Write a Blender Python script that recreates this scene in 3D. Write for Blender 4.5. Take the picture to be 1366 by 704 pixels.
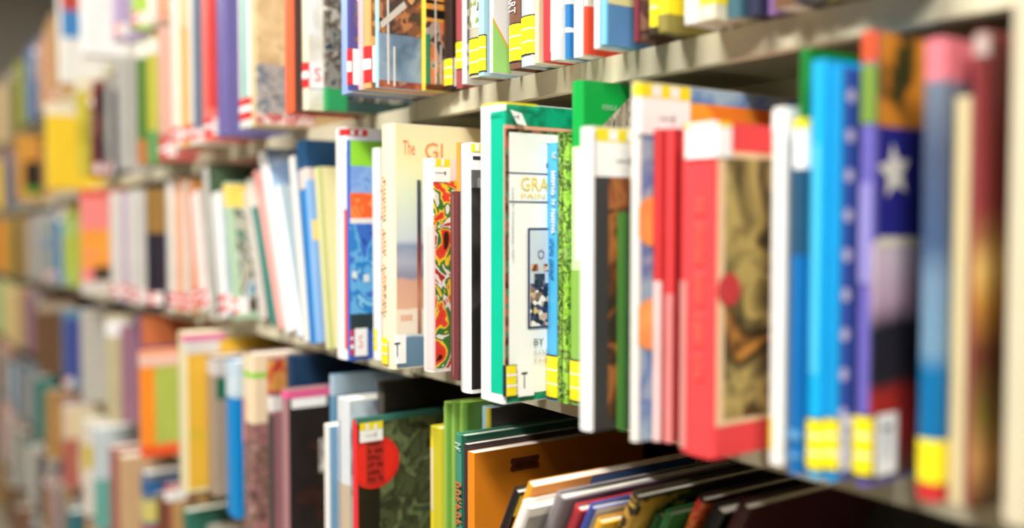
import bpy, bmesh, math, random
from mathutils import Vector, Matrix
random.seed(7)
R = random.Random(11)
sc = bpy.context.scene
for o in list(bpy.data.objects): bpy.data.objects.remove(o)
col = sc.collection

# ------------------------------------------------------------------ camera
W, H, F = 1366.0, 704.0, 1250.0
D = 0.554                      # distance of the lens from the shelf fronts
ZC = 1.57                      # lens height
PITCH = math.atan(52.0 / F)
YAW = math.atan(855.0 / F * math.cos(PITCH))
fw = Vector((-math.cos(YAW) * math.cos(PITCH), math.sin(YAW) * math.cos(PITCH), -math.sin(PITCH)))
rt = Vector((math.sin(YAW), math.cos(YAW), 0))
up = rt.cross(fw)
C = Vector((0, -D, ZC))
cam_d = bpy.data.cameras.new('camera'); cam = bpy.data.objects.new('camera', cam_d); col.objects.link(cam)
cam.matrix_world = Matrix(((rt.x, up.x, -fw.x, C.x), (rt.y, up.y, -fw.y, C.y), (rt.z, up.z, -fw.z, C.z), (0, 0, 0, 1)))
cam_d.sensor_width = 36; cam_d.lens = 36 * F / W
cam_d.clip_start = 0.02
cam_d.dof.use_dof = True
cam_d.dof.focus_distance = 0.93
cam_d.dof.aperture_fstop = 1.5
sc.camera = cam

# ------------------------------------------------------------------ light
wd = bpy.data.worlds.new('world'); sc.world = wd; wd.use_nodes = True
wd.node_tree.nodes['Background'].inputs[0].default_value = (1.0, 0.97, 0.92, 1)
wd.node_tree.nodes['Background'].inputs[1].default_value = 0.05
def area(x, y, z, sx, sy, power, aim=None):
    l = bpy.data.lights.new('ceiling_lamp', 'AREA'); l.shape = 'RECTANGLE'; l.size = sx; l.size_y = sy
    l.energy = power; l.color = (1.0, 0.975, 0.93)
    o = bpy.data.objects.new('ceiling_lamp', l); col.objects.link(o); o.location = (x, y, z)
    if aim is not None:
        o.rotation_euler = (Vector(aim) - Vector((x, y, z))).to_track_quat('-Z', 'Y').to_euler()
    return o
for lx, pw in ((1.2, 175), (-0.8, 150), (-3.3, 84), (-6.2, 70)):
    area(lx, -1.30, 3.46, 1.25, 0.30, pw, (lx, -0.75, 1.3))
sc.view_settings.view_transform = 'Standard'
sc.view_settings.look = 'None'
sc.view_settings.gamma = 1
sc.view_settings.use_curve_mapping = False
sc.view_settings.exposure = -0.54

# ------------------------------------------------------------------ pixel helpers (frame 1366 x 704)
def ray(px, py): return fw + rt * ((px - W / 2) / F) + up * ((H / 2 - py) / F)
def proj(P):
    v = Vector(P) - C; z = v.dot(fw)
    return (W / 2 + F * v.dot(rt) / z, H / 2 - F * v.dot(up) / z)
def hit_y(px, py, y):          # where the view line meets the upright plane at depth y
    d = ray(px, py); t = (y - C.y) / d.y
    return C + d * t
def hit_z(px, py, z):
    d = ray(px, py); t = (z - C.z) / d.z
    return C + d * t

# ------------------------------------------------------------------ materials
def lin(h):
    h = h.lstrip('#'); c = [int(h[i:i + 2], 16) / 255 for i in (0, 2, 4)]
    return tuple(x / 12.92 if x <= 0.04045 else ((x + 0.055) / 1.055) ** 2.4 for x in c) + (1,)
MC = {}
def mat(h, rough=0.38, vary=0.10, spec=0.45):
    k = (h, rough, vary)
    if k in MC: return MC[k]
    m = bpy.data.materials.new('paint_' + h.lstrip('#')); m.use_nodes = True; nt = m.node_tree
    b = nt.nodes['Principled BSDF']; b.inputs['Roughness'].default_value = rough
    b.inputs['Specular IOR Level'].default_value = spec
    tc = nt.nodes.new('ShaderNodeTexCoord'); n = nt.nodes.new('ShaderNodeTexNoise')
    n.inputs['Scale'].default_value = 22; n.inputs['Detail'].default_value = 4
    nt.links.new(tc.outputs['Object'], n.inputs['Vector'])
    mp = nt.nodes.new('ShaderNodeMapRange'); mp.inputs[3].default_value = 1 - vary; mp.inputs[4].default_value = 1 + vary
    nt.links.new(n.outputs['Fac'], mp.inputs[0])
    mx = nt.nodes.new('ShaderNodeMix'); mx.data_type = 'RGBA'; mx.blend_type = 'MULTIPLY'; mx.inputs[0].default_value = 1
    mx.inputs[6].default_value = lin(h); nt.links.new(mp.outputs[0], mx.inputs[7])
    nt.links.new(mx.outputs[2], b.inputs['Base Color'])
    MC[k] = m; return m
def art(cols, scale=16, seed=0, distort=0.6, sharp=True, stretch=(1, 1, 1), rough=0.32):
    k = ('art', tuple(cols), scale, seed, distort, sharp, stretch)
    if k in MC: return MC[k]
    m = bpy.data.materials.new('cover_print'); m.use_nodes = True; nt = m.node_tree
    b = nt.nodes['Principled BSDF']; b.inputs['Roughness'].default_value = rough
    tc = nt.nodes.new('ShaderNodeTexCoord'); mp = nt.nodes.new('ShaderNodeMapping')
    mp.inputs['Location'].default_value = (seed * 1.7, seed * 0.9, seed * 2.3); mp.inputs['Scale'].default_value = stretch
    nt.links.new(tc.outputs['Object'], mp.inputs['Vector'])
    n = nt.nodes.new('ShaderNodeTexNoise'); n.inputs['Scale'].default_value = scale
    n.inputs['Detail'].default_value = 2.5; n.inputs['Distortion'].default_value = distort
    nt.links.new(mp.outputs[0], n.inputs['Vector'])
    r = nt.nodes.new('ShaderNodeValToRGB'); r.color_ramp.interpolation = 'CONSTANT' if sharp else 'LINEAR'
    e = r.color_ramp.elements; lo, hi = 0.28, 0.72
    while len(e) < len(cols): e.new(0.5)
    for i, c in enumerate(cols):
        e[i].position = lo + (hi - lo) * i / (len(cols) - (0 if sharp else 1)) if i else 0.0
        e[i].color = lin(c)
    nt.links.new(n.outputs['Fac'], r.inputs[0]); nt.links.new(r.outputs[0], b.inputs['Base Color'])
    MC[k] = m; return m
def vgrad(stops, h, rough=0.35, wob=0.06, nscale=30):
    """a print that changes from foot (0) to head (1) of a cover of height h"""
    k = ('vg', tuple(stops), round(h, 4), wob)
    if k in MC: return MC[k]
    m = bpy.data.materials.new('cover_print'); m.use_nodes = True; nt = m.node_tree
    b = nt.nodes['Principled BSDF']; b.inputs['Roughness'].default_value = rough
    tc = nt.nodes.new('ShaderNodeTexCoord'); sp = nt.nodes.new('ShaderNodeSeparateXYZ'); nt.links.new(tc.outputs['Object'], sp.inputs[0])
    n = nt.nodes.new('ShaderNodeTexNoise'); n.inputs['Scale'].default_value = nscale; n.inputs['Detail'].default_value = 3
    nt.links.new(tc.outputs['Object'], n.inputs['Vector'])
    a = nt.nodes.new('ShaderNodeMath'); a.operation = 'MULTIPLY_ADD'; a.inputs[1].default_value = 1 / h; a.inputs[2].default_value = -wob * .5
    nt.links.new(sp.outputs[2], a.inputs[0])
    c = nt.nodes.new('ShaderNodeMath'); c.operation = 'MULTIPLY_ADD'; c.inputs[1].default_value = wob
    nt.links.new(n.outputs['Fac'], c.inputs[0]); nt.links.new(a.outputs[0], c.inputs[2])
    r = nt.nodes.new('ShaderNodeValToRGB'); e = r.color_ramp.elements
    while len(e) < len(stops): e.new(0.5)
    for i, (z, hx) in enumerate(stops): e[i].position = z; e[i].color = lin(hx)
    nt.links.new(c.outputs[0], r.inputs[0]); nt.links.new(r.outputs[0], b.inputs['Base Color'])
    MC[k] = m; return m
def checker(cols, scale, seed=0):
    k = ('chk', tuple(cols), scale, seed)
    if k in MC: return MC[k]
    m = bpy.data.materials.new('patch_print'); m.use_nodes = True; nt = m.node_tree
    b = nt.nodes['Principled BSDF']; b.inputs['Roughness'].default_value = 0.35
    tc = nt.nodes.new('ShaderNodeTexCoord'); v = nt.nodes.new('ShaderNodeTexVoronoi'); v.inputs['Scale'].default_value = scale
    nt.links.new(tc.outputs['Object'], v.inputs['Vector'])
    r = nt.nodes.new('ShaderNodeValToRGB'); r.color_ramp.interpolation = 'CONSTANT'; e = r.color_ramp.elements
    while len(e) < len(cols): e.new(0.5)
    for i, c in enumerate(cols): e[i].position = i / len(cols); e[i].color = lin(c)
    nt.links.new(v.outputs['Color'], r.inputs[0]); nt.links.new(r.outputs[0], b.inputs['Base Color'])
    MC[k] = m; return m
def page_mat(h):
    k = ('page', h)
    if k in MC: return MC[k]
    m = bpy.data.materials.new('paper_edges'); m.use_nodes = True; nt = m.node_tree
    b = nt.nodes['Principled BSDF']; b.inputs['Roughness'].default_value = 0.8
    tc = nt.nodes.new('ShaderNodeTexCoord'); mp = nt.nodes.new('ShaderNodeMapping'); mp.inputs['Scale'].default_value = (900, 3, 3)
    n = nt.nodes.new('ShaderNodeTexNoise'); n.inputs['Scale'].default_value = 1
    nt.links.new(tc.outputs['Object'], mp.inputs['Vector']); nt.links.new(mp.outputs[0], n.inputs['Vector'])
    c = lin(h); r = nt.nodes.new('ShaderNodeValToRGB')
    r.color_ramp.elements[0].position = 0.3; r.color_ramp.elements[0].color = (c[0] * .72, c[1] * .7, c[2] * .66, 1)
    r.color_ramp.elements[1].position = 0.6; r.color_ramp.elements[1].color = c
    nt.links.new(n.outputs['Fac'], r.inputs[0]); nt.links.new(r.outputs[0], b.inputs['Base Color'])
    MC[k] = m; return m
PAGES = page_mat('#f1ecdf')
STEEL = mat('#d3cbae', 0.42, 0.05)
YEL, RED, WHT, INK = mat('#f4e021', .4, .03), mat('#dd2f33', .4, .03), mat('#f6f4ef', .45, .02), mat('#262438', .5, .02)
PAPERW = mat('#fbfaf6', .45, .02)

# palette of plain colours used for the crowd of books, by everyday name
PAL = {'white': '#eeebe4', 'off-white': '#d9d3c6', 'cream': '#e4d9b0', 'grey': '#aaa6a0', 'slate grey': '#6f7683', 'charcoal': '#3d3a3f',
       'black': '#1f1c1d', 'brown': '#6d4b33', 'tan': '#c49a63', 'gold': '#d6a53f', 'yellow': '#f4d33a', 'orange': '#ee8f37', 'red-orange': '#e8592f',
       'red': '#d43b38', 'maroon': '#87353a', 'pink': '#ef8f90', 'salmon': '#e6a08a', 'lilac': '#b7a2c0', 'purple': '#6a5c97', 'navy': '#2a3564',
       'blue': '#2f77bd', 'sky blue': '#8fbfe0', 'pale blue': '#c3d6e2', 'teal': '#2f8077', 'green': '#4f8034', 'lime green': '#b5c348',
       'pale green': '#abc79b', 'olive': '#7d6f37', 'mauve': '#a5788a', 'peach': '#eab288', 'periwinkle': '#93ace2', 'dark green': '#22553a'}

# ------------------------------------------------------------------ mesh helpers
def mesh_obj(name, verts, faces, m, parent=None, smooth=False):
    me = bpy.data.meshes.new(name); me.from_pydata([tuple(v) for v in verts], [], faces); me.update()
    for x in (m if isinstance(m, (list, tuple)) else [m]): me.materials.append(x)
    if smooth:
        for p in me.polygons: p.use_smooth = True
    o = bpy.data.objects.new(name, me); col.objects.link(o)
    if parent: o.parent = parent
    return o
def box_vf(x0, x1, y0, y1, z0, z1, base=0):
    v = [(x0, y0, z0), (x1, y0, z0), (x1, y1, z0), (x0, y1, z0), (x0, y0, z1), (x1, y0, z1), (x1, y1, z1), (x0, y1, z1)]
    f = [(0, 3, 2, 1), (4, 5, 6, 7), (0, 1, 5, 4), (1, 2, 6, 5), (2, 3, 7, 6), (3, 0, 4, 7)]
    return v, [tuple(i + base for i in q) for q in f]
def boxes(name, lst, m, parent=None):
    V, Fc = [], []
    for b in lst:
        v, f = box_vf(*b, base=len(V)); V += v; Fc += f
    return mesh_obj(name, V, Fc, m, parent)
def tag(o, label=None, cat=None, group=None, kind=None):
    if label: o['label'] = label
    if cat: o['category'] = cat
    if group: o['group'] = group
    if kind: o['kind'] = kind
    return o
def empty(name, loc):
    o = bpy.data.objects.new(name, None); col.objects.link(o); o.location = loc; o.empty_display_size = .05
    return o

# ------------------------------------------------------------------ the room
tag(boxes('floor', [(-9.5, 2.5, -3.0, 1.5, -0.05, 0)], mat('#9a8f7d', .7, .12)), kind='structure')
tag(boxes('ceiling', [(-9.5, 2.5, -3.0, 1.5, 3.55, 3.6)], mat('#e9e5dc', .9, .04)), kind='structure')
tag(boxes('wall_end', [(-9.55, -9.5, -3.0, 1.5, 0, 3.55)], mat('#d8cfbd', .8, .05)), kind='structure')
tag(boxes('trim_1', [(-9.5, -9.46, -3.0, 1.5, 2.38, 2.50)], mat('#7d735c', .6, .05)), kind='structure')

# ------------------------------------------------------------------ shelving bays
BAY = 0.914; J0 = -0.116
JOINTS = [J0 + BAY, J0] + [J0 - BAY * i for i in range(1, 8)]
SH = {0: 0.464, 1: 0.152, 2: -0.160, 3: -0.472, 4: -0.784, 5: -1.096, 6: -1.408}
LIP = 0.024; DEPTH = 0.232
DROPS = [0, 0, .006, .022, .038, .054, .070, .086]      # the range settles a little, bay by bay, towards its far end
def drop(X):
    for i in range(len(JOINTS) - 1):
        if X >= JOINTS[i + 1]: return DROPS[i]
    return DROPS[-1]
def shz(S, X): return ZC + SH[S] - drop(X)
BAYNAMES = ['beige steel shelving bay closest to the camera, at the right edge', 'beige steel shelving bay with the red gold-framed book',
            'second beige steel shelving bay, left of the gold-titled picture book', 'third beige steel shelving bay, holding the purple book',
            'fourth beige steel shelving bay, holding the yellow and orange books', 'fifth beige steel shelving bay along the blurred row',
            'sixth beige steel shelving bay, near the far end', 'farthest beige steel shelving bay before the end wall']
bay_proto = {}
for i in range(len(JOINTS) - 1):
    x1, x0 = JOINTS[i], JOINTS[i + 1]; xm = (x0 + x1) / 2; g = 0.0015
    root = empty('steel_bookcase', (xm, 0, 0))
    tag(root, BAYNAMES[i], 'bookcase', 'steel shelving bays of the range')
    hw = BAY / 2 - g; dz = drop(xm)
    for S, z in SH.items():
        zt = ZC + z - dz
        s = boxes('shelf', [(-hw, hw, 0.0, DEPTH, zt - 0.002, zt), (-hw, hw, 0.0, 0.002, zt - LIP, zt - 0.002),
                            (-hw, hw, 0.002, 0.014, zt - LIP, zt - LIP + 0.0015), (-hw, hw, DEPTH - 0.002, DEPTH, zt - LIP, zt - 0.002)], STEEL, root)
        for sx in (-1, 1):
            boxes('lip_clip', [(sx * hw - sx * .011, sx * hw - sx * .002, -0.0018, -0.0002, zt - LIP + .001, zt - .001)] if sx > 0 else
                  [(-hw + .002, -hw + .011, -0.0018, -0.0002, zt - LIP + .001, zt - .001)], STEEL, s)
    boxes('back_panel', [(-hw, hw, DEPTH + 0.002, DEPTH + 0.006, 0.03, ZC + .80 - dz)], mat('#2f2720', .7, .08), root)  # dark brown paints in the shade behind the books
    boxes('upright', [(-hw, -hw + 0.028, DEPTH + 0.007, DEPTH + 0.045, 0.0, ZC + .82 - dz)], STEEL, root)
    boxes('upright', [(hw - 0.028, hw, DEPTH + 0.007, DEPTH + 0.045, 0.0, ZC + .82 - dz)], STEEL, root)
    boxes('base_plinth', [(-hw, hw, 0.004, DEPTH, 0.0, ZC + SH[6] - dz - LIP - .001)], STEEL, root)

# ------------------------------------------------------------------ book builder
class Book: pass
def profile(t, d, hard):
    r = min(t * 0.42, 0.0035 if hard else 0.0010)
    P = [(0, d), (0, r)]
    for k in (1, 2, 3): a = math.pi / 2 * k / 3; P.append((r - r * math.cos(a), r - r * math.sin(a)))
    P.append((t / 2, -min(.0012, t * .06)))
    for k in (0, 1, 2): a = math.pi / 2 * k / 3; P.append((t - r + r * math.sin(a), r - r * math.cos(a)))
    P += [(t, r), (t, d)]
    return P
def cover_mesh(t, d, h, hard, m, parent):
    th = min(0.0024 if hard else 0.0006, t * .2)
    O = profile(t, d, hard)
    I = []
    for x, y in O: I.append((min(max(x, th), t - th), max(y, th) if y < d else d))
    V, Fc = [], []; n = len(O)
    for z in (0, h):
        V += [(x, y, z) for x, y in O]; V += [(x, y, z) for x, y in I]
    T = 2 * n
    for i in range(n - 1):
        Fc.append((i, i + 1, T + i + 1, T + i))
        Fc.append((n + i + 1, n + i, T + n + i, T + n + i + 1))
        Fc.append((i + 1, i, n + i, n + i + 1))
        Fc.append((T + i, T + i + 1, T + n + i + 1, T + n + i))
    Fc.append((0, T, T + n, n)); Fc.append((n - 1, 2 * n - 1, T + 2 * n - 1, T + n - 1))
    return mesh_obj('cover', V, Fc, m, parent), th
def loc_path(b, s):            # s: 0..1 across the spine, 1..2 back along the front cover
    O = b.prof[2:]             # from the left spine corner on
    L = 0; best = None
    for (x0, y0), (x1, y1) in zip(O, O[1:]):
        l = math.hypot(x1 - x0, y1 - y0)
        if s <= 1:
            X = s * b.t
            if x0 <= X <= x1 and x1 > x0 + 1e-9: return L + l * (X - x0) / (x1 - x0)
        else:
            Y = (s - 1) * b.d
            if x0 > b.t * .6 and y0 <= Y <= y1 and y1 > y0 + 1e-9: return L + l * (Y - y0) / (y1 - y0)
        L += l
    return 0.0 if s <= .5 else L
def wrap(b, s0, s1, z0, z1, m, name='cover_picture', parent=None, e=None):
    """a printed or pasted sheet that follows the outside of the cover"""
    if e is None: b.e += 0.00022; e = b.e
    a0, a1 = loc_path(b, s0), loc_path(b, s1)
    if a1 < a0 + 1e-4: a1 = a0 + 1e-4
    O = b.prof[2:]; pts = []; L = 0
    for (x0, y0), (x1, y1) in zip(O, O[1:]):
        l = math.hypot(x1 - x0, y1 - y0)
        if l < 1e-9: continue
        nx, ny = (y1 - y0) / l, -(x1 - x0) / l
        lo, hi = max(a0, L), min(a1, L + l)
        if hi > lo - 1e-12:
            for a in (lo, hi):
                u = (a - L) / l; pts.append((x0 + (x1 - x0) * u + nx * e, y0 + (y1 - y0) * u + ny * e))
        L += l
    q = [pts[0]]
    for p in pts[1:]:
        if math.hypot(p[0] - q[-1][0], p[1] - q[-1][1]) > 1e-6: q.append(p)
    V = [(x, y, z0) for x, y in q] + [(x, y, z1) for x, y in q]; n = len(q)
    return mesh_obj(name, V, [(i, i + 1, n + i + 1, n + i) for i in range(n - 1)], m, parent or b.root)
def loc_cover(b, px, py):      # pixel -> (depth, height) on the front cover, in the book's own axes
    inv = b.M.inverted(); o = inv @ C; d = inv.to_3x3() @ ray(px, py)
    k = (b.t - o.x) / d.x; p = o + d * k
    return p.y, p.z
def loc_spine(b, px, py):
    inv = b.M.inverted(); o = inv @ C; d = inv.to_3x3() @ ray(px, py)
    k = (0 - o.y) / d.y; p = o + d * k
    return p.x, p.z
def cl(v, a, c): return max(a, min(c, v))
def sheet_px(b, kind, x0, y0, x1, y1, m, name):
    if kind == 'c':
        ya, za = loc_cover(b, x0, y0); yb, zb = loc_cover(b, x1, y1)
        _, za2 = loc_cover(b, x0, y1)
        zb = za2
        s0, s1 = 1 + cl(ya / b.d, .006, .99), 1 + cl(yb / b.d, .01, 1)
    elif kind == 's':
        xa, za = loc_spine(b, x0, y0); xb, zb = loc_spine(b, x1, y1); s0, s1 = cl(xa / b.t, 0, 1), cl(xb / b.t, 0, 1)
    else:
        xa, za = loc_spine(b, x0, y0); _, zb = loc_spine(b, x0, y1); yb, _ = loc_cover(b, x1, y1)
        s0, s1 = cl(xa / b.t, 0, 1), 1 + cl(yb / b.d, .01, 1)
    z0, z1 = cl(min(za, zb), .0005, b.h), cl(max(za, zb), .001, b.h - .0003)
    if z1 - z0 < .0004: return None
    return wrap(b, s0, s1, z0, z1, m, name)
def text_mesh(txt):
    cu = bpy.data.curves.new('lettering', 'FONT'); cu.body = txt; cu.resolution_u = 2
    ob = bpy.data.objects.new('lettering', cu); me = bpy.data.meshes.new_from_object(ob)
    bpy.data.objects.remove(ob); bpy.data.curves.remove(cu); return me
def text_on(b, face, lo, hi, txt, m, parent=None, name='lettering', spin=0):
    """lettering laid flat on the cover ('c': depth x height) or the spine ('s': width x height); spin=1 reads downwards, 2 reads upwards"""
    me = text_mesh(txt); xs = [v.co.x for v in me.vertices]; ys = [v.co.y for v in me.vertices]
    if not xs: return
    x0, x1, y0, y1 = min(xs), max(xs), min(ys), max(ys); b.e += 0.00022
    for v in me.vertices:
        u, w = (v.co.x - x0) / (x1 - x0), (v.co.y - y0) / max(1e-6, y1 - y0)
        if spin == 1: u, w = w, 1 - u
        elif spin == 2: u, w = 1 - w, u
        a = lo[0] + (hi[0] - lo[0]) * u; z = lo[1] + (hi[1] - lo[1]) * w
        v.co = (b.t + b.e, a, z) if face == 'c' else (a, -min(.0012, b.t * .06) - b.e - .0002, z)
    me.materials.append(m); me.update()
    o = bpy.data.objects.new(name, me); col.objects.link(o); o.parent = parent or b.root
    return o
def text_px(b, face, x0, y0, x1, y1, txt, m, spin=0, name='lettering'):
    fn = loc_cover if face == 'c' else loc_spine
    a0, z1 = fn(b, x0, y0); a1, _ = fn(b, x1, y1); _, z0 = fn(b, x0, y1)
    text_on(b, face, (a0, z0), (a1, z1), txt, m, spin=spin, name=name)
def marks_px(b, face, x0, y0, x1, y1, words, m, down=False, name='lettering'):
    """lettering too soft to read: runs of small strokes"""
    fn = loc_cover if face == 'c' else loc_spine
    a0, z1 = fn(b, x0, y0); a1, _ = fn(b, x1, y1); _, z0 = fn(b, x0, y1); b.e += .00022; rr = random.Random(int(x0 * 7 + y0))
    V, Fc = [], []; tot = sum(words) + len(words) - 1; u = 0
    for w in words:
        for k in range(w):
            for (ua, ub, wa, wb) in ((.08, .36, 0, 1), (.36, .85, *rr.choice(((0, .3), (.35, .65), (.7, 1)))), (.6, .85, *rr.choice(((0, 1), (0, .6), (.4, 1))))):
                p0, p1 = (u + k + ua) / tot, (u + k + ub) / tot
                if down: r = (a0 + (a1 - a0) * wa, a0 + (a1 - a0) * wb, z1 - (z1 - z0) * p1, z1 - (z1 - z0) * p0)
                else: r = (a0 + (a1 - a0) * p0, a0 + (a1 - a0) * p1, z0 + (z1 - z0) * wa, z0 + (z1 - z0) * wb)
                q = [(r[0], r[2]), (r[1], r[2]), (r[1], r[3]), (r[0], r[3])]; n = len(V)
                V += [(b.t + b.e, a, z) if face == 'c' else (a, -min(.0012, b.t * .06) - b.e - .0002, z) for a, z in q]; Fc.append((n, n + 1, n + 2, n + 3))
        u += w + 1
    return mesh_obj(name, V, Fc, m, b.root)
def label_low(b, stripe, letter=None, z0=.012, hh=.032, wl=.022):
    """call-number sticker at the foot: striped colour code round the spine, white tab with the letter on the cover"""
    z0 = min(z0, b.h * .1); z1 = z0 + hh
    back = wrap(b, .06, 1.0 + .004 / b.d, z0, z1, INK if stripe is YEL else stripe, 'colour_label')
    n = 3; seg = (hh - .0016) / n
    for k in range(n):
        wrap(b, .10, 1.0 + .003 / b.d, z0 + .0008 + k * seg + .0006, z0 + .0008 + (k + 1) * seg - .0006, stripe if stripe is YEL else (RED if k != 1 else WHT), 'stripe', back, b.e + .00022)
    if stripe is YEL:
        for k in (1, 2): wrap(b, .10, 1.0 + .003 / b.d, z0 + .0008 + k * seg - .0006, z0 + .0008 + k * seg + .0006, WHT, 'divider', back, b.e + .0002)
    b.e += .0004
    if letter:
        tab = wrap(b, 1.0 + .0042 / b.d, 1.0 + (.0042 + wl) / b.d, z0, z1, PAPERW, 'white_label')
        y0 = .0042 + wl * .28
        text_on(b, 'c', (y0, z0 + hh * .26), (y0 + wl * .42, z0 + hh * .8), letter, INK if stripe is YEL else RED, tab, 'letter')
def label_high(b, stripe, z_off=.003, hh=.030, w=.042, s0=.0, letter='T'):
    """the same sticker turned sideways at the head of the cover"""
    z1 = b.h - z_off; z0 = z1 - hh; zs = z1 - hh * .27
    y0 = s0; ya = 1 + y0 / b.d if y0 > 0 else .55
    tab = wrap(b, ya, 1 + (y0 + w) / b.d, z0, z1, PAPERW, 'white_label')
    band = wrap(b, ya, 1 + (y0 + w) / b.d, zs, z1 + .0001, stripe, 'colour_label')
    for k in (.25, .6):
        wrap(b, 1 + (y0 + w * k) / b.d, 1 + (y0 + w * (k + .17)) / b.d, zs + .001, z1 - .001, WHT, 'divider', band, b.e + .0002)
    b.e += .0003
    if letter: text_on(b, 'c', (y0 + w * .38, z0 + hh * .25), (y0 + w * .68, z0 + hh * .42), letter, mat('#8f8f9c'), tab, 'letter', spin=1)

ALL = []                       # every specification, far to near on each shelf
def make_book(q):
    b = Book(); b.t, b.d, b.h = q['t'], q['d'], q['h']; hard = q.get('hard', True); b.e = 0.0
    b.prof = profile(b.t, b.d, hard)
    a = q.get('lean', 0.0); z = q['z'] + (b.t * math.sin(a) if a > 0 else 0) + .0004
    root = empty(q.get('name', 'hardcover_book' if hard else 'paperback_book'), (q['X'], -q['p'], z))
    root.rotation_euler = (0, a, q.get('yaw', 0.0))
    b.M = Matrix.Translation(root.location) @ root.rotation_euler.to_matrix().to_4x4()
    b.root = root; tag(root, q['label'], 'book', q['group'])
    c, th = cover_mesh(b.t, b.d, b.h, hard, q['mat'], root)
    ins = 0.0028 if hard else 0.0003
    V, Fc = box_vf(th + .0001, b.t - th - .0001, th + .0001, b.d - ins - .001, ins, b.h - ins)
    mesh_obj('page_block', V, Fc, q.get('pages', PAGES), root)
    for f in q.get('feat', []):
        k = f[0]
        if k in 'csw': sheet_px(b, k, *f[1:5], f[5], f[6] if len(f) > 6 else 'cover_picture')
        elif k == 'W': wrap(b, f[1], f[2], f[3] * b.h, f[4] * b.h, f[5], f[6] if len(f) > 6 else 'spine_band')
        elif k == 'ct': text_px(b, 'c', *f[1:7], *(f[7:]))
        elif k == 'st': text_px(b, 's', *f[1:7], *(f[7:]))
        elif k == 'mk': marks_px(b, *f[1:])
        elif k == 'low': label_low(b, *f[1:])
        elif k == 'high': label_high(b, *f[1:])
        elif k == 'fn': f[1](b)
    return root
SHNAME = {0: 'top shelf', 1: 'upper shelf', 2: 'middle shelf', 3: 'lower shelf', 4: 'fifth shelf', 5: 'sixth shelf', 6: 'bottom shelf'}
GROUPS = {s: 'books on the ' + SHNAME[s] for s in SHNAME}
def clear_joint(X, t):     # no book straddles two bays
    for j in JOINTS[2:]:
        if X < j and X + t > j: return j + .0006
    return X
cursor = {s: -6.95 for s in SHNAME}
def on_ray_x(px, py, X):        # where the view line meets the plane of a given X
    d = ray(px, py); k = (X - C.x) / d.x
    return C + d * k
def prev_book(S):
    r = [q for q in ALL if q['S'] == S and not q.get('free')]
    return r[-1] if r else None
def B(S, desc, xb, xr, yb=None, c='white', yt=None, xt=None, h=None, p=None, d=None, hard=True, feat=(), lm=None, name=None, pages=None, lean=None, yaw=0.0, free=False, tmin=.004, m=None):
    """a book picked out in the photograph: left and right edge of its spine at the foot, foot and head rows"""
    z = ZC + SH[S]; p_in = p
    for it in range(3):
        if p_in is None: p = cl(-hit_z(xb, yb, z).y, -.02, .10)
        y = -p
        yy = yb if yb is not None else proj((hit_y(xb, 352, y).x, y, z))[1]
        X = hit_y(xb, yy, y).x
        if not free and X < cursor[S] + .0003:      # keep its column of the frame and slide it forward beside its neighbour
            P = on_ray_x(xb, yy, cursor[S] + .0003)
            X = cursor[S] + .0003; p = cl(-P.y, -.02, .108); y = -p
        z = shz(S, X + .004)
    X2 = hit_y(xr, yy, y).x; X1 = hit_y(xb, yy, y).x; t = min(.048, max(tmin, X2 - X1))
    a = 0.0
    if lean is not None:       # placed by its head: (xt, yt) is the top left corner of the spine
        P = hit_y(xt, yt, y); h = (P.z - z) / math.cos(lean) - (t * math.tan(lean) if lean > 0 else 0); X = max(P.x - h * math.sin(lean), cursor[S] + .0003); a = lean
    elif xt is not None:
        P = hit_y(xt, yt, y); a = math.atan2(P.x - X, P.z - z)
        a = min(a, 0.0)
        pv = prev_book(S)
        if pv and a < 0:       # may not lean through the neighbour it rests on
            zz = min(pv['h'] * math.cos(pv['lean']), P.z - z)
            lim = math.atan2(pv['X'] + pv['t'] / math.cos(pv['lean']) + zz * math.tan(pv['lean']) + .0005 - X, zz)
            a = min(0.0, max(a, lim))
        h = (P.z - z) / math.cos(a); t *= math.cos(a)
    elif h is None: h = hit_y(xb, yt, y).z - z
    h = min(h, (.2855 - t * abs(math.sin(a))) / math.cos(a))
    if not free and not a:
        X = clear_joint(X, t); z = shz(S, X + t / 2)
    if not free: cursor[S] = X + t / math.cos(a) + .0003 + (h * math.sin(a) if a > .03 else 0)
    dd = d if d else min(.245, .205 + p)
    dd = min(dd, DEPTH - .006 + p)
    q = dict(S=S, X=X, t=t, p=p, h=h, d=dd, z=z, lean=a, hard=hard, mat=m or (mat(PAL.get(c, c))), feat=list(feat), yaw=yaw, desc=desc, lm=lm, hand=True, free=free)
    if name: q['name'] = name
    if pages: q['pages'] = pages
    ALL.append(q); return q
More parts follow.
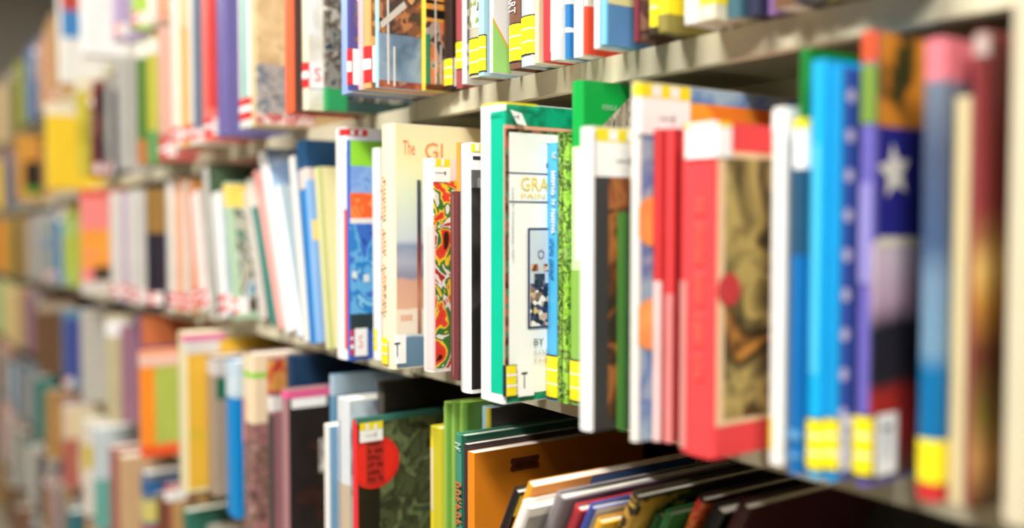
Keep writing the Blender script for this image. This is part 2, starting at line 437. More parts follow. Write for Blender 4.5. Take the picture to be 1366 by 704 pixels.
def fill(S, px_end, names, h=(.20, .27), t=(.012, .026), p=(.0, .04), lean=0.0, tags=.55, stripe=None):
    """crowd of plain books up to a column of the frame"""
    Xe = hit_y(px_end, 300, -.02).x; i = 0
    while True:
        tt = R.uniform(*t); X = clear_joint(cursor[S], tt)
        if X + tt > Xe: break
        nm = names[i % len(names)] if R.random() < .85 else R.choice(names); i += 1
        pp = R.uniform(*p); hh = R.uniform(*h); z = shz(S, X + tt / 2)
        if R.random() < .16: pp = -R.uniform(.01, .03); hh *= .9
        ft = []
        stp = stripe if stripe is not None else RED
        r = R.random()
        if r < tags * .6: ft.append(('low', stp, 'S' if stp is RED else 'T', .010, .024, .016))
        elif r < tags: ft.append(('high', stp))
        r2 = R.random(); base = PAL[nm]
        if r2 < .35:
            k = sorted(R.sample([.15, .25, .4, .55, .7, .8, .9], 2)); ft.insert(0, ('W', 0, 1.9, k[0], k[1], mat(PAL[R.choice(names)])))
        elif r2 < .6:
            ft.insert(0, ('W', 1.04, 1.95, .08, .93, art([base, PAL[R.choice(names)], PAL[R.choice(names)]], 18, R.randint(0, 9), sharp=False)))
        if R.random() < .5: ft.insert(1, ('W', .25, .75, .42, .42 + R.uniform(.15, .4), mat(PAL[R.choice(['white', 'black', 'gold', 'navy', 'red', 'cream'])]), 'spine_title'))
        ALL.append(dict(S=S, X=X, t=tt, p=pp, h=hh, d=min(.225, .185 + pp + R.uniform(0, .02)), z=z, lean=lean, hard=R.random() < .6,
                        mat=mat(base), feat=ft, colour=nm, hand=False, base=base))
        cursor[S] = X + tt + R.uniform(.0003, .0012)

# ---------------- top shelf (far end only)
fill(0, 20, ['gold', 'grey', 'tan', 'cream'], h=(.24, .30))
fill(0, 42, ['lime green', 'grey', 'olive', 'tan'], h=(.24, .30))
fill(0, 62, ['slate grey', 'grey', 'slate grey', 'blue'], h=(.26, .30))
fill(0, 78, ['tan', 'salmon', 'grey'], h=(.25, .3))
B(0, 'tall white book with blue panel', 78, 90, p=.075, h=.27, c='white', lm='tall blue-panelled book', feat=[('W', 1.0, 1.6, .5, .95, mat('#3f88c9')), ('W', 1.0, 1.6, .8, .99, mat('#c9483f'))])
fill(0, 104, ['white', 'pale blue', 'red'], h=(.25, .29), p=(0, .02))
B(0, 'wide blank white picture book', 107, 118, p=.09, h=.29, c='#f2f1ec', lm='wide white book')
fill(0, 150, ['off-white', 'salmon', 'tan', 'mauve'], p=(0, .03))
B(0, 'lilac book', 151, 160, p=.06, h=.27, c='#b49cc4', lm='lilac book', feat=[('low', RED, 'S', .010, .027, .018)])
fill(0, 174, ['salmon', 'tan', 'brown'], p=(0, .03))
B(0, 'lime green book', 176, 184, p=.05, h=.27, c='#a8cc4e', lm='lime green book', feat=[('low', RED, 'S', .010, .027, .018)])
fill(0, 262, ['salmon', 'pink', 'off-white', 'orange', 'tan', 'white'], p=(.0, .05), tags=.8)

# ---------------- upper shelf
fill(1, 10, ['yellow', 'cream', 'gold'])
fill(1, 20, ['mauve', 'slate grey', 'grey'])
B(1, 'orange book with a black window and green foot', 22, 30, p=.075, h=.255, c='#d99a3d', lm='black-windowed orange book',
  feat=[('W', 1.10, 1.75, .2, .6, mat('#1f1b17')), ('W', 1.10, 1.75, .08, .2, mat('#5a9a3a'))])
fill(1, 54, ['orange', 'tan', 'brown'], p=(0, .01))
B(1, 'bright yellow book with white head label', 62, 72, p=.10, h=.262, c='#fad232', lm='bright yellow book', feat=[('W', .0, 1.6, .86, .99, mat('#f3e9d2'), 'white_label')])
fill(1, 97, ['olive', 'cream', 'grey'], p=(.0, .015))
B(1, 'mustard green book', 103, 113, p=.085, h=.262, c='#cdbb3b', lm='mustard green book', feat=[('W', 0, 1.5, .88, .99, mat('#e6ddc0'), 'white_label'), ('W', .3, 1.3, .35, .55, mat('#b8a92c'))])
fill(1, 136, ['tan', 'olive', 'brown', 'lime green'], p=(0, .02))
fill(1, 147, ['charcoal', 'maroon', 'black'], p=(.02, .06))
fill(1, 157, ['slate grey', 'grey', 'charcoal'], p=(.01, .04))
B(1, 'pale grey book beside black one', 158, 164, p=.065, h=.262, c='#b5b0aa', lm='pale grey book')
fill(1, 179, ['black', 'charcoal'], p=(0, .03))
B(1, 'green book with white head label', 183, 190, p=.07, h=.265, c='#51782c', lm='white-headed green book', feat=[('W', 0, 1.5, .86, .98, mat('#ece6d8'), 'white_label'), ('W', 0, 1.4, 0, .2, mat('#b8763e'))])
B(1, 'lime green book with teal foot', 197, 205, p=.065, h=.262, c='#b9b843', feat=[('W', 0, 1.5, .86, .98, mat('#e8e3d4'), 'white_label'), ('W', 0, 1.4, 0, .25, mat('#5f9a5a'))], lm='lime green book')
B(1, 'dusty pink book', 212, 222, p=.06, h=.27, c='#dba896', feat=[('W', 0, 1.4, 0, .2, mat('#c0605a')), ('low', RED, 'S', .010, .027, .018)])
B(1, 'white book with red striped foot label', 229, 237, p=.075, h=.28, c='#e5ddcc', feat=[('low', RED, 'S', .010, .027, .018)])
B(1, 'amber orange book', 243, 249, p=.065, h=.272, c='#dfa046', lm='amber orange book', feat=[('low', RED, 'S', .010, .027, .018), ('W', 0, 1.3, .8, 1, mat('#f0b684'))])
B(1, 'white book with slate edge', 252, 262, p=.065, h=.275, c='#e2dacb', feat=[('low', RED, 'S', .010, .027, .018), ('W', .8, 1.2, .1, .99, mat('#66788c'))])
B(1, 'coral red book beside the purple book', 271, 281, p=.068, h=.272, c='#ee7465', lm='coral red book', feat=[('W', .7, 1.3, .2, .9, mat('#d9433d')), ('low', RED, 'S', .010, .027, .018)])
B(1, 'thick purple book', 290, 303, p=.070, h=.285, c='#6c639c', lm='thick purple book')
B(1, 'white book with a teal spine line', 319, 333, p=.085, h=.28, c='#d9d9d4', feat=[('W', .45, .75, .12, 1, mat('#54b0a0')), ('low', RED, None)])
B(1, 'tan and grey picture book', 335, 341, p=.078, h=.28, c='#cdb98c', lm='tan and grey picture book',
  feat=[('c', 337, -60, 420, 84, art(['#4a4038', '#c9b487', '#e6d3a0', '#5d544c'], 22, 3, sharp=False)), ('c', 337, 84, 420, 150, art(['#5f6a70', '#a9a9a4', '#74828a', '#c2c0b8'], 44, 5)),
        ('c', 337, 150, 420, 164, art(['#c9504a', '#e8dcd4', '#b8504c', '#d98a84'], 40, 3))])
B(1, 'red-orange spined book', 380, 390, 150, c='#f0623a', h=.28, lm='red-orange spined book', feat=[('W', 1.0, 1.9, 0, 1, mat('#57423a'))])
B(1, 'ivory book with red striped label', 403, 409, 148, c='#e9dfc0', h=.28, feat=[('W', 1.0, 1.9, .02, .98, art(['#f5f3ee', '#f5f3ee', '#ddd6c2', '#f5f3ee'], 18, 2, sharp=False)), ('low', RED, 'S', .03)], lm='ivory book')
B(1, 'dark patterned thin book', 431, 435, 143, c='#3f5a52', h=.28, p=.05, feat=[('W', 0, 1.6, .05, .9, art(['#2e3c40', '#8d8a80', '#5d5145', '#bdb6a4'], 60, 4)), ('W', 0, 1.12, 0, .1, mat('#2f9a5a'))])
B(1, 'periwinkle blue book', 441, 460, 138, c='#94aee4', h=.285, lm='periwinkle blue book')
B(1, 'indigo book with red striped label', 463, 466, 133, c='#4e4d90', h=.275, feat=[('W', 1.03, 1.9, .2, .98, art(['#4a6a8a', '#7d6a3a', '#4b4a8c', '#d8d6d0'], 40, 7)), ('low', RED, 'S', .006, .04)])
B(1, 'thin white and pink book', 478, 484, 128, c='#e3dde0', h=.28, feat=[('W', 0, 1.4, 0, .5, mat('#f2b8bb'))], hard=False)
B(1, 'orange book with magenta striped label', 484, 492, 126, c='#f2a869', h=.285, lm='magenta-labelled orange book', feat=[('W', 1.0, 1.8, 0, 1, art(['#c98a45', '#8b5f30', '#e0a55e'], 30, 2)), ('low', RED, 'S', .006, .04)])
def denim_bar(b):
    P = [loc_cover(b, *q) for q in ((506, 30), (509, 38), (542, 10), (538, 2))]; b.e += .0003
    mesh_obj('cover_picture', [(b.t + b.e, y, z) for y, z in P], [(0, 1, 2, 3)], mat('#cfc8bc'), b.root)
B(1, 'picture book showing blue denim on its cover', 500, 504, 125, c='#a9d2e2', h=.285, lm='denim picture book',
  feat=[('c', 505, 105, 575, 126, art(['#9a5a45', '#b8644a', '#7a3830', '#c9a08c'], 40, 3, sharp=False)),
        ('c', 505, 42, 575, 106, art(['#56697e', '#8ea4b8', '#6d87a0', '#4a5c70'], 26, 1, sharp=False)),
        ('c', 505, -120, 575, 43, art(['#2c221c', '#b87a4c', '#7d5038', '#4a3c34', '#d9a06a'], 44, 6)),
        ('c', 515, -100, 519, 112, mat('#dcd8d2'), 'lettering'), ('c', 524, 62, 527, 115, mat('#dcd8d2'), 'lettering'), ('fn', denim_bar)])
B(1, 'yellow spined book with striped green cover', 561, 567, 124, c='#f0cf45', h=.28, lm='yellow spined book',
  feat=[('c', 568, -80, 620, 28, art(['#1f1b14', '#e0983c', '#1a160f', '#d89038'], 16, 2, .1, True, (.2, .2, 5))), ('c', 568, 28, 620, 126, art(['#4a3428', '#a8988a', '#d87440', '#6d6258', '#3a2a22'], 50, 3)),
        ('c', 568, 45, 574, 112, mat('#2a7a58')), ('c', 579, -60, 582, 112, mat('#c9c2b8'), 'lettering'), ('c', 586, 60, 589, 112, mat('#b8b0a6'), 'lettering'), ('c', 568, 112, 620, 126, mat('#5a3020'))])
B(1, 'dark brown book with yellow label', 591, 601, 122, c='#33211a', h=.275, feat=[('low', YEL, 'T', .004)], lm='dark brown book')
B(1, 'maroon book with yellow striped label', 607, 616, 119, c='#a24a4c', h=.28, feat=[('low', YEL, None, .02)])
B(1, 'thin grey and white magazine-like book', 616, 622, 113, c='#dcdad6', h=.28, hard=False, feat=[('W', 1, 1.6, .05, .95, art(['#c9c9c9', '#8d8d90', '#e6e4e0'], 60, 2))])
B(1, 'grey leafy thin book with yellow label', 625, 637, 106, c='#b9b39a', h=.28, feat=[('W', 0, 1.4, .18, 1, art(['#c9c2a8', '#8a9a5a', '#d9d4c4', '#6d6a5a'], 50, 8)), ('low', YEL, None, .003, .038)])
B(1, 'pale blue thin book with yellow label', 638, 645, 103, c='#a6cfdc', h=.28, feat=[('low', YEL, None, .004, .038)], hard=False)
B(1, 'white book with green corner and yellow line', 652, 656, 98, c='#f4f3ee', h=.285, lm='green-cornered white book',
  feat=[('fn', 'diag')])
B(1, 'brown book lettered ART', 678, 692, 94, c='#77513f', h=.28, lm='ART book', feat=[('st', 680, -5, 689, 20, 'ART', WHT, 1), ('low', YEL, None, .006, .038)])
B(1, 'grey-blue book with yellow label', 694, 710, 91, c='#b9c4cf', h=.285, feat=[('W', .9, 1.5, 0, .98, mat('#e8e4da')), ('low', YEL, None, .010, .038)])
B(1, 'thin cream book', 713, 718, 85, c='#ddd3b0', h=.27, hard=False)
B(1, 'white book with thin red cover edge', 723, 730, 83, c='#d93a40', h=.28, lm='red-edged white book', feat=[('W', 1.0, 1.8, .03, 1, mat('#e9e6e0'))])
B(1, 'white book with green sprig', 733, 742, 82, c='#ebe9e3', h=.285, feat=[('W', 1.05, 1.35, .1, .6, art(['#ebe9e3', '#7fae4a', '#ebe9e3', '#5b8a35'], 40, 6))])
B(1, 'pale blue book with blue and white label', 753, 758, 80, c='#b8dcec', h=.285, feat=[('W', 0, 1.25, .0, .28, mat('#2a78ba'), 'colour_label'), ('W', 0, 1.25, .085, .10, WHT, 'divider'), ('W', 0, 1.25, .175, .19, WHT, 'divider')], lm='blue-labelled pale book')
B(1, 'plain white thin book', 765, 776, 78, c='#e9e9e6', h=.28, hard=False)
B(1, 'book with red foot and yellow label', 778, 782, 74, c='#d8d4c6', h=.29, lm='red-footed book', feat=[('W', 0, 2, 0, .15, mat('#e0462a')), ('W', 0, 1.18, .27, .52, YEL, 'colour_label')])
B(1, 'white spined thin book', 792, 799, 66, c='#e6e6e4', h=.28, hard=False)
B(1, 'sky blue book with blue and yellow striped cover', 800, 807, 61, c='#7cc4e6', h=.29, lm='striped sky blue book',
  feat=[('W', 1, 1.9, .0, .12, mat('#5f90c0')), ('W', 1, 1.9, .12, .28, mat('#e8e0a0')), ('W', 1, 1.9, .28, .36, mat('#3f86be')), ('W', 1, 1.9, .36, .48, mat('#d5dce0')), ('W', 1, 1.9, .48, .6, mat('#3f86be')), ('W', 1, 1.9, .6, 1, mat('#cfd9c4'))])
B(1, 'dark red thin book', 844, 850, 57, c='#7a2d38', h=.28)
B(1, 'speckled brown book', 852, 863, 56, c='#5b3d30', h=.28, feat=[('W', 0, 1.5, .02, .98, art(['#4a2f26', '#7a5440', '#35241f'], 60, 3))])
B(1, 'black and yellow thin book', 865, 874, 47, c='#3a331c', h=.28, feat=[('low', YEL, None, .004, .05)])
B(1, 'bright yellow labelled book', 876, 888, 45, c='#8d8240', h=.28, lm='bright yellow labelled book', feat=[('W', 0, 1.35, .05, .42, YEL, 'colour_label'), ('W', 0, 1.35, .2, .22, WHT, 'divider')])
B(1, 'white spined book near yellow labels', 911, 928, 34, c='#e6e3dd', h=.28)
B(1, 'cream book with wide yellow label', 931, 952, 30, c='#dcd6bd', h=.28, feat=[('W', 0, 1.2, .04, .3, YEL, 'colour_label'), ('W', 0, 1.2, .15, .17, WHT, 'divider')], lm='wide-labelled cream book')
B(1, 'teal footed book with yellow label', 968, 985, 30, c='#c9c4ae', h=.28, feat=[('W', 0, 1.4, 0, .1, mat('#3f6672')), ('W', 0, 1.1, .1, .25, YEL, 'colour_label')])
B(1, 'navy book with white band', 993, 1010, 28, c='#2c3048', h=.28, feat=[('W', .2, 1.3, .12, .3, mat('#d9d2d2'))])
B(1, 'purple and green patterned book', 1022, 1046, 22, c='#8a6aa0', h=.28, feat=[('W', 1, 1.9, 0, .3, art(['#a58ab8', '#5b7a5a', '#c9b8d0'], 30, 3))])
fill(1, 1250, ['brown', 'charcoal', 'olive', 'maroon'], p=(.012, .035), h=(.26, .28), tags=0)

# ---------------- middle shelf
fill(2, 14, ['orange', 'gold', 'tan'], h=(.22, .26))
fill(2, 42, ['olive', 'tan', 'gold', 'tan'], h=(.22, .26))
fill(2, 62, ['grey', 'off-white', 'grey'], h=(.22, .26))
fill(2, 84, ['sky blue', 'blue', 'grey', 'teal'], h=(.22, .26))
fill(2, 98, ['lime green', 'pale green'], h=(.23, .27))
B(2, 'pink and orange picture book', 108, 118, p=.095, h=.275, c='#f58b86', lm='pink and orange picture book',
  feat=[('W', 0, 1.7, .25, .62, art(['#f0803f', '#f9a83f', '#f28a70'], 14, 2, sharp=False)), ('W', 0, 1.7, .93, 1, mat('#e2553c')), ('W', 1.1, 1.5, .12, .26, mat('#4a3a2a')), ('W', .2, 1.6, .0, .12, mat('#d9d0c8'), 'white_label')])
fill(2, 144, ['maroon', 'mauve', 'salmon'], p=(.0, .02))
B(2, 'off-white book left of the lilac spine', 148, 156, p=.07, h=.262, c='#dad5cb', feat=[('low', RED, 'S', .010, .027, .018)])
B(2, 'off-white book with lilac spine panel', 164, 172, p=.065, h=.258, c='#bba5bd', lm='lilac spined book', feat=[('W', 1, 1.8, 0, 1, mat('#d6d1c9')), ('low', RED, None)])
B(2, 'off-white wide book', 176, 187, p=.06, h=.262, c='#d3cec6', feat=[('low', RED, 'S', .010, .027, .018)])
B(2, 'dark navy book with brown head', 196, 203, p=.06, h=.265, c='#1e1b2b', lm='dark navy book', feat=[('W', 0, 1.6, .62, .98, mat('#8f6c34')), ('low', RED, 'S', .010, .027, .018)])
LCOV = {'white book': ['#8d7a6a', '#c9b8a4'], 'pale peach book': ['#c98a60', '#e0b090'], 'grey-white book': ['#a05a34', '#e8a040', '#7a6a60'], 'orange leaning book': ['#7a4a34', '#b8734a'], 'white pinkish book': ['#8d8378', '#b8aca0'], 'silver grey book': ['#5a6a4c', '#2f4a34'], 'white broad leaning book': ['#7f9ab0', '#b8c4c8']}
LS = [('white book', 223, 232, 402, 213, 243, '#ece8e0'), ('pale peach book', 235, 243, 405, 229, 240, '#eab290'), ('grey-white book', 246, 253, 408, 238, 245, '#d9d3cb'),
      ('orange leaning book', 258, 263, 410, 248, 255, '#e2824a'), ('white pinkish book', 266, 276, 418, 253, 262, '#ecdcd4'), ('silver grey book', 280, 286, 423, 269, 226, '#b9b5ae'),
      ('white broad leaning book', 292, 302, 425, 276, 262, '#eeeae6')]
for n_, a_, b_, y_, xt_, yt_, c_ in LS:
    B(2, n_ + ' in the leaning run', a_, b_, y_, c=c_, xt=xt_, yt=yt_, feat=[('W', 1.0, 1.9, 0, 1, art(LCOV[n_], 22, 3, .5, False))] + ([('low', RED, 'S', .010, .027, .018)] if n_ != 'silver grey book' else []), lm=n_ if 'orange' in n_ else None)
B(2, 'pale green leaning book with yellow head', 312, 316, 428, c='#a3bd9c', xt=290, yt=247, lm='pale green leaning book', feat=[('W', 0, 1.3, .82, .98, mat('#f0c85a')), ('W', 1.05, 1.95, .05, .8, art(['#5a7a6a', '#b8b4a0', '#3a3025', '#d0d4cc', '#4f88a0'], 26, 3)), ('low', RED, 'S', .010, .027, .018)])
B(2, 'pinkish grey steeply leaning book', 347, 355, 430, c='#cfc3ba', xt=312, yt=260, feat=[('W', 1, 1.9, 0, 1, mat('#3a5a52'))])
B(2, 'teal leaning book', 362, 367, 436, c='#2b776b', xt=328, yt=244, lm='teal leaning book', feat=[('W', 0, 1.3, .8, 1, mat('#cfcabc'))])
B(2, 'coral edged leaning book', 371, 375, 440, c='#e39a92', xt=337, yt=232)
B(2, 'plain white leaning book', 380, 391, 448, c='#efece8', xt=344, yt=209, lm='plain white leaning book', feat=[('W', 1, 1.9, .7, 1, art(['#b8d0d8', '#7fa0cc', '#c9d6d4'], 24, 2, sharp=False)), ('W', 1, 1.9, 0, .7, mat('#c2ccd2'))])
B(2, 'pale grey-blue leaning book', 396, 402, 452, c='#d3dbe0', xt=365, yt=252, feat=[('W', 1, 1.9, 0, 1, mat('#9fb0b8'))])
B(2, 'white edged thin leaning book', 404, 411, 457, c='#dfdbd2', xt=384, yt=212, feat=[('W', 1, 1.9, 0, 1, mat('#5d7f9c'))])
B(2, 'bright blue leaning book', 412, 424, 459, c='#2f7fc4', xt=394, yt=193, lm='bright blue leaning book', feat=[('W', 0, 2, .86, 1, mat('#1f4f78')), ('W', .2, 1.5, .76, .86, mat('#d9c9c0')), ('W', .9, 1.3, 0, .8, mat('#86aede')), ('W', 1.0, 1.2, .5, .6, mat('#f0d47c'))])
B(2, 'cream yellow leaning book', 434, 442, 466, c='#e0d79f', xt=418, yt=226, hard=True, lm='cream yellow leaning book', feat=[('W', .75, 1.0, 0, 1, mat('#a8b070'))])
B(2, 'tall white book with red striped head label', 449, 462, 477, c='#edeae6', yt=172, lm='tall white red-labelled book', feat=[('high', RED, .002, .03, .03, 0, 'S'), ('W', .92, 1.2, .05, .65, mat('#e8493f'))])
B(2, 'deep blue book with green and orange blocks', 463, 466, 474, c='#3a62bc', yt=187, lm='deep blue block-patterned book',
  feat=[('c', 467, 186, 520, 221, mat('#9be33b')), ('c', 467, 221, 520, 257, art(['#7fa6e8', '#8fb8ee', '#6d98dc'], 60, 2)), ('c', 467, 257, 520, 291, art(['#ff8f45', '#ff6a2f', '#ff9a50'], 50, 1)),
        ('c', 467, 291, 520, 298, mat('#f1efe9')), ('c', 467, 298, 520, 419, art(['#2a52a8', '#3f74cc', '#69b4e4', '#2f86cc', '#8fd0ee'], 30, 4)), ('c', 467, 419, 520, 440, mat('#2b3a3c')),
        ('c', 469, 362, 476, 371, mat('#e9f0ea')), ('c', 484, 366, 492, 376, mat('#e9f0ea')), ('c', 463, 440, 471, 474, RED, 'colour_label'), ('c', 463, 450, 471, 453, WHT, 'divider'), ('c', 463, 460, 471, 465, WHT, 'divider'),
        ('c', 472, 438, 489, 475, PAPERW, 'white_label'), ('ct', 477, 447, 483, 464, 'S', mat('#e88a8a'))])
B(2, 'thin white book with yellow striped foot label', 498, 507, 484, c='#e8e8e6', yt=198, hard=False, p=.062, lm=None, feat=[('s', 498, 438, 504, 468, YEL, 'colour_label'), ('s', 498, 447, 504, 449, WHT, 'divider'), ('s', 498, 457, 504, 459, WHT, 'divider')])
B(2, 'tall cream book with orange title and letter T', 510, 526, 489, c='#f6e6c2', yt=167, lm='tall cream book',
  feat=[('W', 1.0, 1.99, .005, .995, vgrad([(0, '#66849c'), (.125, '#6a88a0'), (.13, '#c9d4d8'), (.145, '#efe2cc'), (.24, '#efe2cc'), (.25, '#e0b090'), (.36, '#d8a890'), (.38, '#8d90a4'), (.44, '#b0b2c0'), (.5, '#8c9ab0'), (.53, '#cdd6d8'), (.72, '#dfe6c8'), (.86, '#f2ecb6'), (1, '#f0e2b4')], .271, .35, .03)),
        ('c', 534, 420, 550, 428, mat('#e8b89a')), ('c', 556, 240, 562, 445, vgrad([(0, '#3a4560'), (.3, '#c98a6a'), (.45, '#8a3a28'), (.6, '#3a4050'), (1, '#55606a')], .271)),
        ('ct', 537, 187, 553, 206, 'The', mat('#ee8a50')), ('ct', 566, 190, 590, 212, 'Gl', mat('#ee8a50')), ('mk', 's', 511, 235, 517, 420, (5, 3, 6), mat('#f3b088'), True),
        ('c', 520, 447, 541, 486, PAPERW, 'white_label'), ('ct', 525, 457, 533, 476, 'T', INK), ('s', 511, 449, 520, 486, YEL, 'colour_label'), ('s', 511, 457, 520, 461, WHT, 'divider'), ('s', 511, 469, 520, 473, WHT, 'divider')])
B(2, 'white and pink book with swirling painted cover', 564, 577, 494, c='#ece7e2', yt=212, lm='swirl covered book',
  feat=[('c', 578, 240, 625, 492, art(['#2a1f14', '#e2402e', '#e8483a', '#f2d33c', '#3a7a3a', '#efeae0', '#b82f28', '#2f3f8a'], 24, 3, 1.6)),
        ('s', 570, 300, 577, 493, mat('#f6c9c6')), ('c', 571, 211, 600, 222, YEL, 'colour_label'), ('c', 577, 212, 581, 221, WHT, 'divider'), ('c', 588, 212, 592, 221, WHT, 'divider'), ('c', 569, 222, 600, 242, PAPERW, 'white_label'), ('ct', 579, 228, 594, 233, 'T', INK, 1)])
B(2, 'slim orange headed book between maroon and white spines', 609, 614, c='#ee9a34', yt=191, p=.03, hard=False)
B(2, 'thin dark maroon book', 601, 611, 503, c='#6d3a3a', yt=256, p=.06, hard=False, feat=[('W', .4, .6, .02, .98, mat('#8d5550'))], lm='thin dark maroon book')
B(2, 'slim gold-brown book showing only its head behind the gold-titled one', 690, 694, c='#b98a3a', p=.0, h=.283)
B(2, 'white spined book with black cover', 614, 628, 522, c='#eeeeec', yt=192, lm='black covered book', feat=[('c', 628, 232, 680, 520, art(['#100e0e', '#1a1717', '#3a3836'], 30, 3, sharp=False)), ('c', 624, 203, 660, 226, PAPERW, 'white_label'), ('c', 624, 226, 660, 250, art(['#8d8d8d', '#5a5a5a', '#bdbdbd'], 40, 2)), ('ct', 630, 208, 645, 213, 'I', INK, 1), ('c', 624, 191, 660, 202, YEL, 'colour_label'), ('c', 633, 192, 638, 201, WHT, 'divider'), ('s', 616, 200, 618, 520, mat('#9a9a9c'))])
def t_book(b):
    GRN = mat('#0cba92')
    zt = b.h
    sheet_px(b, 's', 656, 150, 672, 527, GRN, 'spine_band')
    wrap(b, 1.0, 1.985, .0008, zt - .0008, art(['#0d8f68', '#12a27a', '#117a58', '#19a883'], 40, 2, sharp=False), 'cover_picture')
    sheet_px(b, 'c', 671, 166, 790, 515, mat('#e9a48c'), 'picture_border')
    sheet_px(b, 'c', 673.5, 171, 790, 512, art(['#2a1a12', '#6d3a2c', '#3f7a5a', '#a8604a', '#1a1410'], 70, 3), 'picture_border')
    sheet_px(b, 'c', 678, 176, 790, 527, mat('#f6f5f0', .35, .02), 'title_panel')
    NV = mat('#2c3068')
    sheet_px(b, 'c', 678, 229.5, 790, 231.5, NV, 'ruled_line'); sheet_px(b, 'c', 678, 268, 790, 270, NV, 'ruled_line')
    BL = mat('#23449a')
    text_px(b, 'c', 727, 191, 748, 209, 'Y', BL); text_px(b, 'c', 727, 211, 745, 230, 'O', BL)
    GD = mat('#f0cf4e'); text_px(b, 'c', 693, 236, 743, 254, 'GRAN', GD); text_px(b, 'c', 693, 258, 752, 264, 'PAINTER', GD)
    sheet_px(b, 'c', 702, 304, 765, 438, NV, 'picture_border'); sheet_px(b, 'c', 704.5, 307, 765, 435, mat('#c9d2d8'), 'picture')
    sheet_px(b, 'c', 705, 378, 765, 435, checker(['#e8ded0', '#8a6a58', '#20243a', '#c9a890', '#3a3f6a', '#efe9e0', '#d9b870'], 210), 'picture')
    sheet_px(b, 'c', 710, 365, 724, 383, checker(['#1f2738', '#343c50', '#6d6a70'], 300), 'picture')
    sheet_px(b, 'c', 706, 352, 715, 361, checker(['#b8603a', '#5a2f24', '#e0a078'], 300), 'picture'); sheet_px(b, 'c', 722, 352, 731, 361, checker(['#d8c8b8', '#6d4030', '#e8a880'], 300), 'picture')
    text_px(b, 'c', 714, 333, 723, 345, 'O', mat('#7a6a98'))
    text_px(b, 'c', 709, 451, 722, 460, 'BY', INK); GY = mat('#9a9aa0')
    text_px(b, 'c', 709, 466, 735, 472, 'ILLUST', GY); text_px(b, 'c', 709, 478, 736, 483, 'PAINT', GY)
    marks_px(b, 'c', 679, 250, 681.5, 345, (4, 7, 2), mat('#b9bac0'), True)
    sheet_px(b, 'c', 672.5, 486, 685.5, 528, INK, 'colour_label'); sheet_px(b, 'c', 673.3, 487, 684.5, 498, YEL, 'stripe'); sheet_px(b, 'c', 673.3, 501, 684.5, 512, YEL, 'stripe'); sheet_px(b, 'c', 673.3, 515, 684.5, 527, YEL, 'stripe')
    sheet_px(b, 'c', 673.3, 498, 684.5, 501, WHT, 'divider'); sheet_px(b, 'c', 673.3, 512, 684.5, 515, WHT, 'divider')
    sheet_px(b, 'c', 686, 486, 707, 528, PAPERW, 'white_label'); text_px(b, 'c', 690, 495.5, 698, 517, 'T', INK)
    # sideways call label slanting across the head of the cover
    ya, za = loc_cover(b, 661, 146); yb, zb = loc_cover(b, 690, 152); yc, zc = loc_cover(b, 697, 169); yd, zd = loc_cover(b, 684, 166)
    b.e += .0003; x = b.t + b.e
    lab = mesh_obj('white_label', [(x, max(y, .003), min(z, b.h)) for y, z in ((ya, za), (yd, zd), (yc, zc), (yb, zb))], [(0, 1, 2, 3)], PAPERW, b.root)
    text_px(b, 'c', 678, 153, 686, 160, 'T', INK, 1, 'letter')
    wrap(b, .45, 1.13, zt - .0022, zt - .0004, YEL, 'colour_label')
B(2, 'white and green spined picture book with gold title and letter T', 640, 671, 531, c='#f7f6f2', yt=143, lm='gold-titled picture book', feat=[('fn', t_book)], name='picture_book')
B(2, 'slim sky blue book with white spine title', 729, 742, 525, c='#4fb4e6', yt=191, xt=736, hard=False, p=.022, lm='slim sky blue book',
  feat=[('s', 743, 191, 752, 525, mat('#8fd0ee')), ('mk', 's', 737, 228, 742, 312, (8, 2, 8), WHT, True), ('mk', 's', 735, 318, 740, 372, (5, 6), mat('#1f6fb0'), True), ('st', 739, 203, 744, 211, 'c', mat('#f0c860')), ('low', YEL, None, .002, .040)])
LEAF = art(['#4a6a24', '#6d9a34', '#39481c', '#8fc04a', '#5d4a2a'], 130, 2, .8)
B(2, 'leafy green patterned thin book beside the sky blue one', 743, 749, 541, c='#5a7a2c', yt=176, xt=751, hard=False, p=.032, m=LEAF, lm='leafy green thin book')
B(2, 'second leafy green thin book, next to light green one', 750, 756, 543, c='#5a7a2c', yt=180, xt=756, hard=False, p=.036, m=art(['#7fb43a', '#9ed24a', '#4a6a24', '#8fb45a'], 130, 5, .8))
def green_book(b):
    LG = mat('#cdeeae'); wrap(b, .0, 1.0, .0005, b.h * .8, LG, 'spine_band')
    wrap(b, .55, .9, b.h * .45, b.h * .79, mat('#f2f4ec'), 'lettering')
    wrap(b, .1, 1.0, .0006, b.h * .42, mat('#8fbf52'), 'spine_band')
    # photograph on the cover, cut off by a slanting green corner
    y1, z1 = loc_cover(b, 852, 112); y0, z0 = loc_cover(b, 793, 178); b.e += .0003; x = b.t + b.e; yd = b.d * .98
    pts = [(y0, .001), (y0, z0), (y1, min(z1, b.h - .001)), (yd, b.h - .001), (yd, .001)]
    mesh_obj('cover_picture', [(x, y, z) for y, z in pts], [tuple(range(len(pts)))], art(['#b8ac94', '#9a8d78', '#cfc4ae', '#5a4a44'], 60, 4, .6, True, (1, 2, .5)), b.root)
    marks_px(b, 'c', 802, 139, 822, 147, (8,), mat('#8fce9a'))
B(2, 'tall bright green book with light green lower spine', 760, 775, 549, c='#0fa845', yt=108, p=.040, lm='tall bright green book', feat=[('fn', green_book), ('low', YEL, None, .003, .038)])
